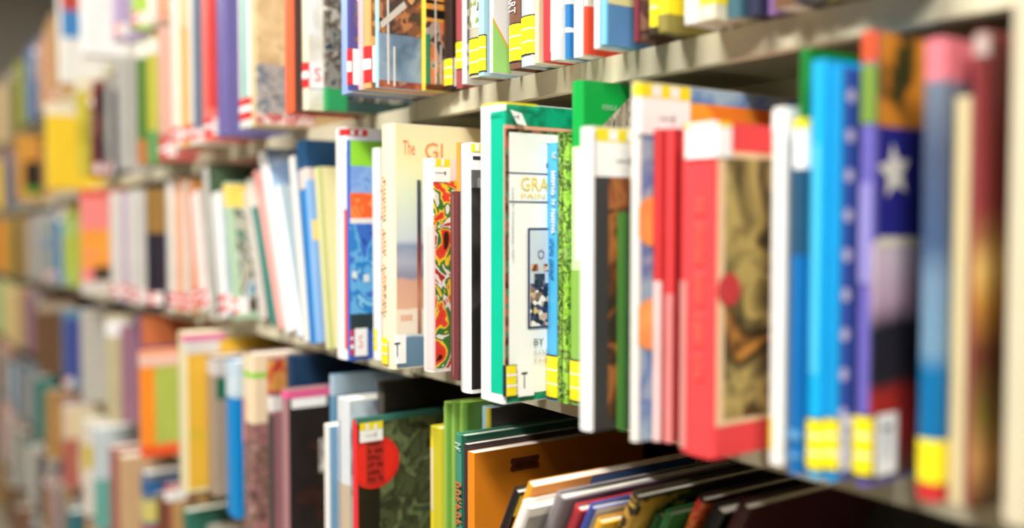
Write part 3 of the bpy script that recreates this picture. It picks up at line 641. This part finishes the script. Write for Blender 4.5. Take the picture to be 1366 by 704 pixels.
B(2, 'grey-white spined book with charcoal cover and T head label', 771, 787, 574, c='#ebe9e8', yt=170, xt=779, lm='charcoal covered book', tmin=.012,
  feat=[('W', 1.0, 1.98, .0, .985, mat('#3f3c3c', .3)), ('c', 812, 205, 880, 560, art(['#2f2624', '#3a2c26', '#7a3f26', '#b8703a', '#2a2220', '#5a342a'], 30, 7, .8, False)), ('high', YEL, .001, .037, .052, .004)])
B(2, 'short dark green book', 820, 835, 581, c='#3f7030', yt=283, p=.062, lm='short dark green book', feat=[('W', .0, .5, .01, .99, mat('#5a9440')), ('W', .85, 1.4, 0, 1, mat('#2d4f22'))])
def orb_book(b):
    OR = art(['#e07a3c', '#f2a25a', '#f6b866'], 30, 3, sharp=False)
    wrap(b, 1.0, 1.99, .0005, b.h - .0005, art(['#6f97b8', '#9db8c8', '#5a7fb8', '#b8c8cc'], 22, 2, sharp=False), 'cover_picture')
    sheet_px(b, 'c', 880, 133, 1040, 260, art(['#f09030', '#f0a83a', '#e87a28', '#d98a2c'], 22, 5, sharp=False), 'cover_picture')
    for cx, cy, rr in ((872, 295, 34), (868, 432, 34)):
        yc, zc = loc_cover(b, cx, cy); _, z2 = loc_cover(b, cx, cy - rr); r = abs(z2 - zc) ; b.e += .0003
        V = [(b.t + b.e, max(.001, yc + r * math.cos(k * math.pi / 12)), zc + r * math.sin(k * math.pi / 12)) for k in range(24)]
        mesh_obj('cover_picture', V, [tuple(range(24))], OR, b.root)
B(2, 'tall white spined book with blue cover and orange discs', 838, 848, 588, c='#e9e5dc', yt=111, lm='orange disc book', feat=[('fn', orb_book), ('high', YEL, .001, .037, .052, .0)])
PS = mat('#e9c8c4')
B(2, 'slim red book beside the orange disc book', 867, 877, 590, c='#cf3d3f', yt=174, p=.062, lm='slim red book', feat=[('s', 867, 374, 877, 589, PS, 'spine_band'), ('W', 1, 1.6, 0, 1, mat('#a8302f'))])
B(2, 'second slim red book touching the large red one', 884, 893, 596, c='#e8474a', yt=173, p=.066, feat=[('s', 884, 391, 893, 595, mat('#dd8a86'), 'spine_band'), ('W', 1, 1.6, 0, 1, mat('#b03434'))])
def red_book(b):
    sheet_px(b, 'c', 958, 201, 1075, 569, mat('#f3cfa4'), 'picture_border')
    sheet_px(b, 'c', 967.5, 210, 1075, 560, art(['#2a1c12', '#4a3a20', '#8a7846', '#c4ac66', '#7a6a40', '#2f2214', '#c98a40'], 21, 4, .8, False), 'cover_picture')
    marks_px(b, 's', 931, 264, 939, 505, (2, 5, 4, 4, 3), mat('#f0705c'), True)
    sheet_px(b, 's', 905, 374, 916, 598, mat('#dc9088'), 'spine_band')
    yc, zc = loc_cover(b, 971, 386); _, z2 = loc_cover(b, 971, 364); r = abs(z2 - zc); b.e += .0003
    V = [(b.t + b.e, yc + r * math.cos(k * math.pi / 10), zc + r * math.sin(k * math.pi / 10)) for k in range(20)]
    mesh_obj('seal', V, [tuple(range(20))], mat('#cc3c40'), b.root)
    # head label wrapping from spine to cover
    sheet_px(b, 'w', 917, 165, 974, 212, PAPERW, 'white_label'); sheet_px(b, 'w', 917, 164, 974, 172, YEL, 'colour_label'); sheet_px(b, 'w', 925, 165, 940, 171, WHT, 'divider')
    text_px(b, 's', 938, 184, 952, 192, 'T', mat('#c9c9cc'), 1, 'letter')
B(2, 'large red book with cream-framed painting on its cover', 905, 950, 601, c='#f0484b', yt=168, lm='large red book', feat=[('fn', red_book)], name='picture_book')
B(2, 'thick white spined book right of the red one', 1023, 1044, 618, c='#ebe7e0', yt=146, lm='thick white spined book', feat=[('s', 1022, 555, 1030, 600, YEL, 'colour_label'), ('W', .0, .6, .93, .99, mat('#f5f3ef'))])
B(2, 'tall emerald book, only its head showing above blue one', 1058, 1070, c='#0b7a2c', p=.0, yt=68, tmin=.008)
B(2, 'dark blue book with white head label', 1049, 1066, 619, c='#0f69ac', yt=160, p=.048, lm='dark blue book', feat=[('W', 0, 2, .62, 1, mat('#24506e')), ('W', .3, 1.2, .86, .97, PAPERW, 'white_label'), ('W', .3, 1.2, .97, .998, YEL, 'colour_label'), ('W', .1, .9, .10, .125, mat('#5f9acc')), ('W', .1, .9, .045, .06, mat('#5f9acc'))])
B(2, 'bright cyan book', 1073, 1093, 634, c='#18a9e2', yt=84, lm='bright cyan book', feat=[('W', .25, .75, .25, .8, mat('#4fbfe8')), ('low', YEL, None, .004, .034)])
def dots(b):
    wrap(b, 1.0, 1.99, .0005, b.h - .0005, art(['#5a4aa8', '#3a62b0', '#4f58b0', '#1f5f98'], 9, 3, .3, False, (1, 1, .5)), 'cover_picture')
    for k in range(10):
        yc, zc = loc_cover(b, 1135 - k * 1.5, 128 + 53 * k); r = .0042; b.e += .00002
        mesh_obj('white_dot', [(b.t + b.e + .0003, yc + r * math.cos(a * math.pi / 6), zc + r * math.sin(a * math.pi / 6)) for a in range(12)], [tuple(range(12))], mat('#d8d0ea'), b.root)
B(2, 'azure book with white-dotted purple cover', 1097, 1113, 636, c='#1697d6', yt=92, p=.060, lm='dotted azure book', feat=[('fn', dots), ('low', YEL, 'T', .006, .034)])
def star_book(b):
    wrap(b, 0, 1, b.h * .935, b.h, mat('#d9542e'), 'spine_band'); wrap(b, 0, 1, b.h * .80, b.h * .93, mat('#78963e'), 'spine_band')
    wrap(b, .1, .9, b.h * .45, b.h * .67, mat('#8f88c8'), 'spine_band')
    sheet_px(b, 'c', 1172, 40, 1300, 168, art(['#2f3a1c', '#3f3a1a', '#d9862a', '#e0902c', '#c9481f', '#3a4a20'], 24, 8, .5, False), 'cover_picture')
    sheet_px(b, 'c', 1172, 168, 1300, 330, mat('#2b2a86'), 'cover_picture')
    sheet_px(b, 'c', 1160, 322, 1300, 640, vgrad([(0, '#241c18'), (.08, '#8a2a22'), (.13, '#b8302a'), (.2, '#b03028'), (.23, '#2c2a30'), (.34, '#2a2830'), (.4, '#c9a8bc'), (.5, '#dcc8d4'), (.56, '#d0b8c8'), (1, '#e6d8d4')], b.h, .35, .10, 18), 'cover_picture')
    sheet_px(b, 'c', 1168, 316, 1300, 330, mat('#e8ddc4'), 'cover_picture')
    yc, zc = loc_cover(b, 1190, 229); _, z2 = loc_cover(b, 1190, 194); r = abs(z2 - zc) * 1.1; b.e += .0003; V = []
    for k in range(10):
        rr = r if k % 2 == 0 else r * .46; a = math.pi / 2 + k * math.pi / 5 + .15; V.append((b.t + b.e, yc + rr * math.cos(a), zc + rr * math.sin(a)))
    V.append((b.t + b.e, yc, zc)); mesh_obj('white_star', V, [(k, (k + 1) % 10, 10) for k in range(10)], mat('#ece4d8'), b.root)
B(2, 'violet book with a white star on its cover', 1138, 1157, 645, c='#6a62b4', yt=42, xt=1162, lm='white star book', feat=[('fn', star_book), ('low', YEL, 'T', .006, .038)], name='picture_book')
B(2, 'slate blue book with pink head and red foot', 1221, 1250, 660, c='#2f4a70', yt=53, xt=1243, p=.052, lm='slate blue book',
  feat=[('W', 0, 1.5, .0, 1, vgrad([(0, '#0f6a9e'), (.28, '#0f6a9e'), (.33, '#6d90aa'), (.48, '#6d88a2'), (.56, '#42587a'), (.75, '#4a5670'), (.9, '#6d7888'), (.915, '#dd7a84'), (1, '#dd7a84')], .266, .35, .02)), ('W', 0, 1.3, .0, .04, mat('#c43030')), ('W', 0, 1.1, .04, .135, YEL, 'colour_label')])
B(2, 'thin beige book', 1260, 1282, 688, c='#cfbf94', yt=131, xt=1272, p=.045, lm='thin beige book')
B(2, 'maroon book with golden lower cover', 1284, 1304, 690, c='#96434a', yt=45, xt=1296, p=.045, lm='maroon book',
  feat=[('W', .5, 1.98, 0, .99, vgrad([(0, '#4a2c16'), (.1, '#a87a44'), (.2, '#6d5a24'), (.32, '#5a2c1c'), (.42, '#a8742c'), (.5, '#c9a45a'), (.58, '#8a5a34'), (.64, '#7a2c2c'), (1, '#6d2424')], .266, .35, .12, 14)), ('W', .2, 1.0, .95, .995, mat('#b8a49c')), ('W', 1.12, 1.3, .9, .98, mat('#d8ccb4'), 'white_label')])
B(2, 'cream white book cut by the right edge', 1334, 1372, c='#cfc4a8', p=.055, h=.284, lm='cream edge book')
fill(2, 1560, ['off-white', 'tan', 'blue', 'maroon'], p=(.02, .05), tags=0, t=(.02, .03))

# ---------------- lower shelf
fill(3, 10, ['cream', 'yellow', 'pale green'], h=(.22, .26))
fill(3, 22, ['teal', 'cream', 'gold'], h=(.22, .26))
fill(3, 32, ['gold', 'tan'], h=(.22, .26)); fill(3, 50, ['lilac', 'grey', 'brown', 'mauve'], h=(.22, .26))
B(3, 'brown book with rounded pale head', 51, 62, p=.09, h=.25, c='#74543a', lm='brown book', feat=[('W', .2, 1.5, .85, .97, mat('#b5a48c'))])
fill(3, 80, ['brown', 'tan', 'charcoal'], p=(0, .02))
B(3, 'steel blue book', 84, 92, p=.07, h=.245, c='#5f8cab', lm='steel blue book', feat=[('W', .8, 1.4, .1, .9, mat('#45529a')), ('low', RED, 'S', .010, .027, .018)])
B(3, 'pale grey thick book', 105, 115, p=.075, h=.255, c='#c2bdb4', lm='pale grey thick book')
fill(3, 136, ['charcoal', 'navy', 'slate grey'], p=(.0, .04))
B(3, 'beige book with white head label', 142, 151, p=.07, h=.262, c='#c9bf94', lm='beige white-labelled book', feat=[('W', 0, 1.4, .82, .97, PAPERW, 'white_label')])
fill(3, 176, ['grey', 'mauve', 'maroon', 'pale green'], p=(.01, .05))
B(3, 'purple and rust tall book', 183, 188, c='#7d5c80', p=.05, h=.285, feat=[('W', 1, 1.9, .75, 1, mat('#cf7648')), ('W', 0, 1, .8, 1, mat('#6a4d78'))])
B(3, 'bright orange and lime book', 187, 192, 607, c='#f79a5c', yt=468, xt=184, h=None, lm='orange and lime book', feat=[('W', .2, 1.1, .1, .86, mat('#fb8f24')), ('W', 1.1, 1.9, .12, .85, mat('#b0bd55')), ('W', 0, 1.9, .86, .97, mat('#efc4b4'), 'white_label'), ('W', 0, 1.9, .0, .1, mat('#ee5a2a'))])
B(3, 'yellow covered book with cream spine', 240, 251, 655, c='#e8dcb0', yt=442, lm='yellow covered book', feat=[('W', 1.0, 1.95, .02, .96, art(['#dcb930', '#e6b23a', '#cbb42c'], 14, 2, sharp=False)), ('W', .8, 1.25, .87, .95, mat('#d6cfc8'), 'white_label'), ('W', .6, 1.3, .95, .99, mat('#e070a0'))])
B(3, 'grey-brown book with white head label', 277, 291, 660, c='#a5917d', yt=474, p=.065, lm='grey-brown book', feat=[('W', 0, 1.5, .87, .98, mat('#d2cbc6'), 'white_label'), ('W', 1.0, 1.3, .7, .85, mat('#1f6a4c'))])
B(3, 'vivid blue book with pale blue head', 303, 322, c='#0686cb', yt=480, p=.075, lm='vivid blue book', feat=[('W', 0, 1.8, .77, 1, art(['#bcd6e2', '#d4e2ea', '#a8c8da'], 30, 2, sharp=False))])
B(3, 'cream-headed book with a green ring', 326, 339, c='#7d5f5a', yt=470, p=.080, lm='green ring book', feat=[('W', 0, 1.9, .62, 1, mat('#ecd8b4')), ('W', 0, 1.2, .87, .9, mat('#8fd24a')), ('W', 0, 1.9, 0, .62, art(['#5a4240', '#a0706e', '#7a5f50', '#b08a86'], 40, 2)), ('W', 0, .3, .5, .75, mat('#ee8f80'))])
B(3, 'red and gold headed book', 358, 364, c='#9a6a70', yt=478, p=.072, lm='red and gold headed book', feat=[('W', 0, 1.5, .82, .995, art(['#c8342e', '#b82c28', '#c9954a', '#c8342e'], 30, 4, sharp=False)), ('W', 0, 1.3, .72, .8, mat('#dcd6d0'), 'white_label'), ('W', .4, 1.0, 0, .7, mat('#4a423e'))])
B(3, 'dark navy broad book behind the black one', 384, 390, c='#1f3c5c', p=.02, h=.285)
B(3, 'thick black book with pink head band', 377, 384, c='#a87a7c', yt=520, p=.080, lm='thick black book', d=.24,
  feat=[('W', 1.0, 1.99, 0, .95, art(['#1c1816', '#2a211c', '#241d1a', '#43241a'], 18, 3, sharp=False)), ('W', .0, 1.99, .955, .995, mat('#ee5f96')), ('W', 1.03, 1.25, .895, .95, PAPERW, 'white_label'), ('W', 1.2, 1.4, .5, .7, art(['#cfc6bd', '#9a9088', '#d9d2ca'], 70, 2), 'white_label')])
B(3, 'pale blue headed book', 441, 445, c='#5f8aa8', yt=500, p=.05, feat=[('W', 0, 1.5, .9, 1, mat('#9fb4c4'))])
B(3, 'white slim book with blue edge', 434, 443, c='#ece8df', p=.085, yt=566, hard=False, lm='white slim book', feat=[('W', .85, 1.8, 0, 1, mat('#6f98b8'))])
B(3, 'silver white book with pale blue cover', 451, 466, c='#d5d8da', yt=530, p=.072, lm='silver white book', feat=[('W', 1.0, 1.99, .55, .99, art(['#a8bcc8', '#c9d8e0', '#5a626c', '#b8ccd6'], 16, 5, .3, False)), ('W', .1, 1.0, 0, .6, mat('#c2ae94')), ('W', .3, .4, 0, .9, mat('#8d98a4'))])
B(3, 'tall black book behind the red emblem one', 504, 511, c='#1d1a18', p=.03, h=.285, feat=[('W', 0, 1.0, .1, .95, mat('#4a443e'))])
def circle_book(b):
    wrap(b, 1.012, 1.99, .0004, b.h - .0004, mat('#201d18', .3), 'cover_picture')
    sheet_px(b, 'c', 506, 560, 640, 720, art(['#23241a', '#4d5638', '#2c3020', '#6d7a50', '#3a4630'], 40, 6, .9, False), 'cover_picture')
    sheet_px(b, 'c', 474, 560, 640, 566, mat('#3f7a6c'), 'head_band')
    yc, zc = loc_cover(b, 499, 616); _, z2 = loc_cover(b, 499, 581); r = abs(z2 - zc); y2, _ = loc_cover(b, 532, 616); ry = y2 - yc; b.e += .0003
    for rr, hx in ((1, '#ee2a22'), (.9, '#c42a26'), (.87, '#f02c22')):
        b.e += .0002
        V = [(b.t + b.e, max(.0012, yc + ry * rr * math.cos(k * math.pi / 16)), zc + r * rr * math.sin(k * math.pi / 16)) for k in range(32)]
        mesh_obj('red_disc', V, [tuple(range(32))], mat(hx), b.root)
    sheet_px(b, 'c', 487, 586, 512, 648, mat('#c42c28'), 'disc_panel')
    for k in range(6): marks_px(b, 'c', 489, 589 + k * 9.5, 489 + (21 if k % 2 else 17), 595 + k * 9.5, ((5,), (2, 4), (6,), (3, 3), (4,), (3, 2))[k], mat('#5a1512'))
    sheet_px(b, 'c', 478, 573, 509, 590, PAPERW, 'white_label'); sheet_px(b, 'c', 478, 564, 509, 574, YEL, 'colour_label')
    for x in (486, 497): sheet_px(b, 'c', x, 565, x + 4, 573, WHT, 'divider')
    text_px(b, 'c', 485, 578, 500, 583, 'T', mat('#9a9aa0'), 1, 'letter')
B(3, 'red spined dark book with a round red emblem', 467, 472, c='#2f6a5c', yt=564, p=.072, lm='red emblem book', d=.25, feat=[('W', 0, 1.012, 0, .998, mat('#dd3236')), ('fn', circle_book)], name='picture_book')
B(3, 'yellow slim book with red foot', 574, 588, c='#dccf30', yt=568, p=.03, lm='yellow slim book', feat=[('W', 0, .5, .1, .95, mat('#f0dc2e')), ('W', .1, .5, .6, .9, mat('#e8d8a8')), ('W', 0, .45, .0, .5, mat('#cc3a34')), ('W', .5, 1.2, 0, 1, mat('#bfb42c'))])
for k_, nm_ in enumerate(('left', 'middle', 'right')):
    B(3, 'light green slim book, %s of a matching three' % nm_, 592 + k_ * 10.5, 601 + k_ * 10.5, c='#93b94c', yt=536 - k_ * .5, p=.02, hard=True, feat=[('W', .62, 1.9, 0, 1, mat('#5d8c36')), ('W', .0, .4, .1, .98, mat('#aacb64'))], lm='green trio book' if k_ == 2 else None)
B(3, 'pale blue slim book with yellow edge', 642, 652, c='#a9c6d2', yt=542, p=.004, feat=[('W', .72, 1.0, 0, 1, mat('#d9c23a')), ('W', 1.0, 1.9, 0, 1, mat('#4a4648'))])
B(3, 'teal green book with rust spine letters', 607, 620, c='#3f8a70', yt=578, p=.03, lm='teal green book', feat=[('W', .75, 1.8, 0, 1, mat('#1f5a48')), ('mk', 's', 609, 640, 617, 700, (6,), mat('#c06a3a'), True), ('mk', 's', 609, 588, 616, 600, (2,), mat('#b9d6c4'), True)], tmin=.008)
B(3, 'dark thin book with blue foot beside the orange one', 619, 624, c='#3c2c30', yt=592, p=.03, hard=False, feat=[('W', 0, 1, .0, .62, mat('#0f80c8'))])
def orange_book(b):
    y0, zt = loc_cover(b, 684, 615); y1, _ = loc_cover(b, 716, 613); _, zb = loc_cover(b, 684, 625); b.e += .0003; x = b.t + b.e; r = (zt - zb) * .42; V = []
    for cy, cz, a0 in ((y1, zt, -60), (y0, zt, 60), (y0, zb, 120), (y1, zb, 240)):
        for k in range(7): a = math.radians(a0 + k * 30); V.append((x, cy + r * math.cos(a), cz + r * math.sin(a)))
    mesh_obj('bone_emblem', V, [tuple(range(len(V)))], mat('#66321a'), b.root)
    marks_px(b, 'c', 687, 617, 713, 623, (4, 5), mat('#421d12'))
B(3, 'orange covered book with small dark title', 624, 629, c='#e68a22', yt=602, p=.03, lm='orange covered book', d=.232, feat=[('fn', orange_book)], name='picture_book', hard=False, tmin=.013, m=mat('#e2851f', .35, .05))
LN = .5
def LB(desc, xt, yt, w, c, feat=(), **k):
    z = ZC + SH[3]; ln = LN; h = .24; t = .012; k.pop('p', 0)
    for it in range(6):        # foot beside the neighbour, head on its place in the frame
        P = on_ray_x(xt, yt, cursor[3] + .0022 + h * math.sin(ln)); p = cl(-P.y, .0, .10)
        P = hit_y(xt, yt, -p); P2 = hit_y(xt + w, yt, -p); t = max(.006, (P2.x - P.x) * math.cos(ln)); h = (P.z - z - t * math.sin(ln)) / math.cos(ln)
    X = max(P.x - h * math.sin(ln), cursor[3] + .0022)
    q = dict(S=3, X=X, t=t, p=p, h=h, d=.185 + p * .4, z=z, lean=ln, hard=k.get('hard', True), mat=mat(PAL.get(c, c)), feat=list(feat), desc=desc, lm=k.get('lm'), hand=True, free=False)
    ALL.append(q); cursor[3] = X + t / math.cos(ln)
LB('glossy black leaning book', 684, 650, 9, '#17141a', lm='glossy black leaning book', feat=[('W', .1, .25, .02, .98, mat('#4a464c')), ('W', 1.0, 1.5, .9, .99, mat('#d9d040'), 'colour_label')])
LB('orange and blue leaning book', 705, 642, 8, '#f0a02c', feat=[('W', 1.0, 1.3, .8, 1, mat('#f29a38')), ('W', 1.3, 1.9, .8, 1, mat('#2a5fa8'))], hard=False, p=.03)
LB('white and grey leaning book', 696, 667, 12, '#f0ede6', lm='white and grey leaning book', feat=[('W', 1.0, 1.95, .05, .96, art(['#c9c8c2', '#8d8a86', '#b0aea8'], 14, 2, sharp=False))], p=.075)
LB('grey leaning book', 741, 655, 13, '#857e80', hard=True)
LB('red leaning book', 765, 672, 12, '#b5323c', lm='red leaning book', feat=[('W', .3, .7, .1, .9, mat('#d0606a'))])
LB('navy and white leaning book', 785, 672, 9, '#3a4f9a', feat=[('W', 1.0, 1.9, .9, 1, mat('#d5d3da')), ('W', 1.0, 1.9, .75, .9, mat('#2c428c'))], p=.045)
LB('golden yellow leaning book', 795, 690, 10, '#e8b02c', lm='golden yellow leaning book', feat=[('W', 1.0, 1.5, .6, .97, mat('#eab43a'))], p=.05)
LB('black and gold patterned leaning book', 842, 655, 12, '#3a3020', feat=[('W', 0.1, 1.3, .7, .99, art(['#e0b84a', '#2a2418', '#c99a3a', '#d8b050'], 40, 3))])
LB('dark green leaning book', 872, 682, 12, '#1f6a34', lm='dark green leaning book', p=.055)
LB('second dark green leaning book', 887, 680, 10, '#27783a', p=.05)
LB('black leaning book with a red and yellow tip', 931, 660, 12, '#2a1416', lm='red-tipped leaning book', feat=[('W', 0, 1.3, .78, .99, art(['#d8262c', '#e03030', '#e8802c', '#d8262c'], 60, 3))])
LB('large black leaning book', 950, 672, 20, '#131112', p=.045)
LB('dark wine leaning book', 985, 668, 18, '#3c1418', p=.02)
cursor[3] = max(cursor[3] + .15, hit_y(1120, 352, -.02).x)
fill(3, 1420, ['black', 'charcoal', 'brown'], h=(.17, .19), p=(.0, .02), tags=0, t=(.018, .03))

# ---------------- bottom shelf (far end only)
fill(4, 8, ['grey', 'salmon', 'olive'], h=(.2, .25))
fill(4, 22, ['slate grey', 'pale blue', 'brown'], h=(.2, .25))
fill(4, 48, ['slate grey', 'grey', 'teal'], h=(.2, .25))
B(4, 'tan leaning book', 62, 68, p=.06, h=.24, c='#bd8f52', lm='tan book')
fill(4, 78, ['grey', 'mauve', 'salmon'], h=(.2, .25), p=(0, .02))
B(4, 'cream and coral book', 84, 92, p=.07, h=.25, c='#e6cfae', lm='cream and coral book', feat=[('W', 0, 1.5, 0, .6, mat('#b9695c'))])
fill(4, 106, ['cream', 'tan', 'peach'], h=(.22, .26), p=(.02, .05))
B(4, 'white book with yellow spot', 112, 120, p=.08, h=.265, c='#ece0d2', lm='white yellow-spotted book', feat=[('W', .1, 1.2, .5, .75, mat('#dcc050'))])
B(4, 'pale aqua book', 126, 134, p=.08, h=.272, c='#cfdcdf', lm='pale aqua book', feat=[('W', 0, 1.5, .0, .5, mat('#6fb3a8'))])
B(4, 'dull red book', 148, 154, p=.075, h=.255, c='#a8645c', lm='dull red book')
B(4, 'peach beige book', 160, 168, p=.075, h=.255, c='#d2ac80')
fill(4, 180, ['slate grey', 'charcoal', 'navy'], h=(.22, .26), p=(.01, .05))
B(4, 'navy book with yellow and red bands', 190, 200, p=.075, h=.265, c='#6d7c92', lm='banded navy book', feat=[('W', 0, 1.6, .85, .92, mat('#0f5fa0')), ('W', 0, 1.6, .6, .78, mat('#d8cc74')), ('W', 0, 1.6, .45, .55, mat('#c04434')), ('W', 0, 1.6, .25, .43, mat('#e0c850'))])
fill(4, 232, ['brown', 'maroon', 'tan', 'olive'], h=(.22, .25), p=(.02, .06))
B(4, 'teal green broad book', 246, 252, p=.08, h=.255, c='#2f6f5e', lm='teal green broad book', feat=[('W', 1.0, 1.9, .3, .8, mat('#0f4f5a'))])
fill(4, 292, ['off-white', 'lime green', 'black', 'grey'], h=(.21, .23), p=(.02, .06))
fill(4, 470, ['yellow', 'tan', 'blue', 'charcoal', 'red'], h=(.2, .22), p=(.0, .03), tags=0)

# ---------------- sixth and bottom shelf
fill(5, 40, ['grey', 'salmon', 'slate grey', 'brown', 'teal', 'off-white'], h=(.2, .26))
fill(5, 90, ['tan', 'grey', 'olive', 'mauve', 'charcoal'], h=(.2, .26))
B(5, 'bright teal book', 92, 98, p=.07, h=.25, c='#2d7a86', lm='bright teal book')
fill(5, 190, ['brown', 'charcoal', 'olive', 'slate grey', 'tan'], h=(.2, .25))

fill(6, 24, ['olive', 'brown', 'tan', 'grey'], h=(.2, .26))
B(6, 'rust brown book', 26, 32, p=.06, h=.25, c='#8a5630', lm='rust brown book')
fill(6, 110, ['teal', 'brown', 'grey', 'charcoal'], h=(.2, .26))

# ------------------------------------------------------------------ split: 300 nearest as things, the far rest as one mass
def diag_cover(b):
    b.e += .0003; x = b.t + b.e
    y0, za = loc_cover(b, 653, 27); y1, zb = loc_cover(b, 682, 74); _, zc = loc_cover(b, 653, 22); _, zd = loc_cover(b, 682, 69); y0 = max(y0, .001)
    mesh_obj('cover_picture', [(x, y0, .0008), (x, y1, .0008), (x, y1, zb), (x, y0, za)], [(0, 1, 2, 3)], mat('#a6de7c'), b.root)
    mesh_obj('yellow_line', [(x, y0, za), (x, y1, zb), (x, y1, zd), (x, y0, zc)], [(0, 1, 2, 3)], mat('#f0b93a'), b.root)
for q in ALL:
    q['feat'] = [(f[0], diag_cover) if f[0] == 'fn' and f[1] == 'diag' else f for f in q['feat']]
    P = (q['X'] + q['t'], -q['p'], q['z'] + q['h']); v = Vector(P) - C
    q['dist'] = v.dot(fw); u, w = proj(P); u2, w2 = proj((q['X'], -q['p'], q['z']))
    q['seen'] = q['dist'] > 0.05 and max(u, u2) > -25 and min(u, u2) < 1400 and w < 730 and w2 > -20
hands = [q for q in ALL if q.get('hand')]
crowd = sorted([q for q in ALL if not q.get('hand')], key=lambda q: (not q['seen'], q['dist']))
NIND = max(0, 300 - len(hands))
keep = set(id(q) for q in crowd[:NIND]); far = [q for q in crowd[NIND:] if q['dist'] > .05]
ORD = ['first', 'second', 'third', 'fourth', 'fifth', 'sixth', 'seventh', 'eighth', 'ninth', 'tenth', 'eleventh', 'twelfth', 'thirteenth', 'fourteenth', 'fifteenth',
       'sixteenth', 'seventeenth', 'eighteenth', 'nineteenth', 'twentieth', 'twenty-first', 'twenty-second', 'twenty-third', 'twenty-fourth', 'twenty-fifth']
used = set()
for S in SHNAME:
    row = [q for q in ALL if q['S'] == S and (q.get('hand') or id(q) in keep)]
    row.sort(key=lambda q: q['X'])
    for i, q in enumerate(row):
        q['group'] = GROUPS[S]
        if q.get('hand'): q['label'] = q['desc'] + ' on the ' + SHNAME[S]
        else:
            best = None
            for j, r in enumerate(row):
                if r.get('lm') and (best is None or abs(j - i) < abs(best[0])): best = (j - i, r['lm'])
            n, nm = best or (len(row) - i, 'row end')
            q['label'] = '%s book on the %s, %s %s of the %s' % (q['colour'], SHNAME[S], (ORD[abs(n) - 1] if abs(n) <= 25 else str(abs(n)) + 'th'), 'left' if n > 0 else 'right', nm)
        if len(q['label'].split()) > 16: print('LONG', q['label'])
        assert q['label'] not in used, q['label']
        used.add(q['label'])
for q in ALL:
    if q.get('hand') or id(q) in keep: make_book(q)
V, Fc, MI, slots = [], [], [], []
for q in far:
    for k, (dx, ds, hh, mm) in enumerate(((0, 0, q['h'], q['mat']), (.002, .004, q['h'] + .0004, PAGES))):
        if mm not in slots: slots.append(mm)
        x0, x1 = q['X'] + dx, q['X'] + q['t'] - dx; y0 = -q['p'] + ds; y1 = -q['p'] + q['d'] - ds
        v, f = box_vf(x0, x1, y0, y1, q['z'] + .0003 + (.001 if k else 0), q['z'] + hh, base=len(V)); V += v; Fc += f; MI += [slots.index(mm)] * 6
if V:
    o = mesh_obj('distant_books', V, Fc, slots)
    o.data.polygons.foreach_set('material_index', MI)
    tag(o, 'blurred run of small mixed-colour books at the far left end', 'books', None, 'stuff')
print('BOOKS', len(hands), 'hand', NIND, 'crowd', len(far), 'far')
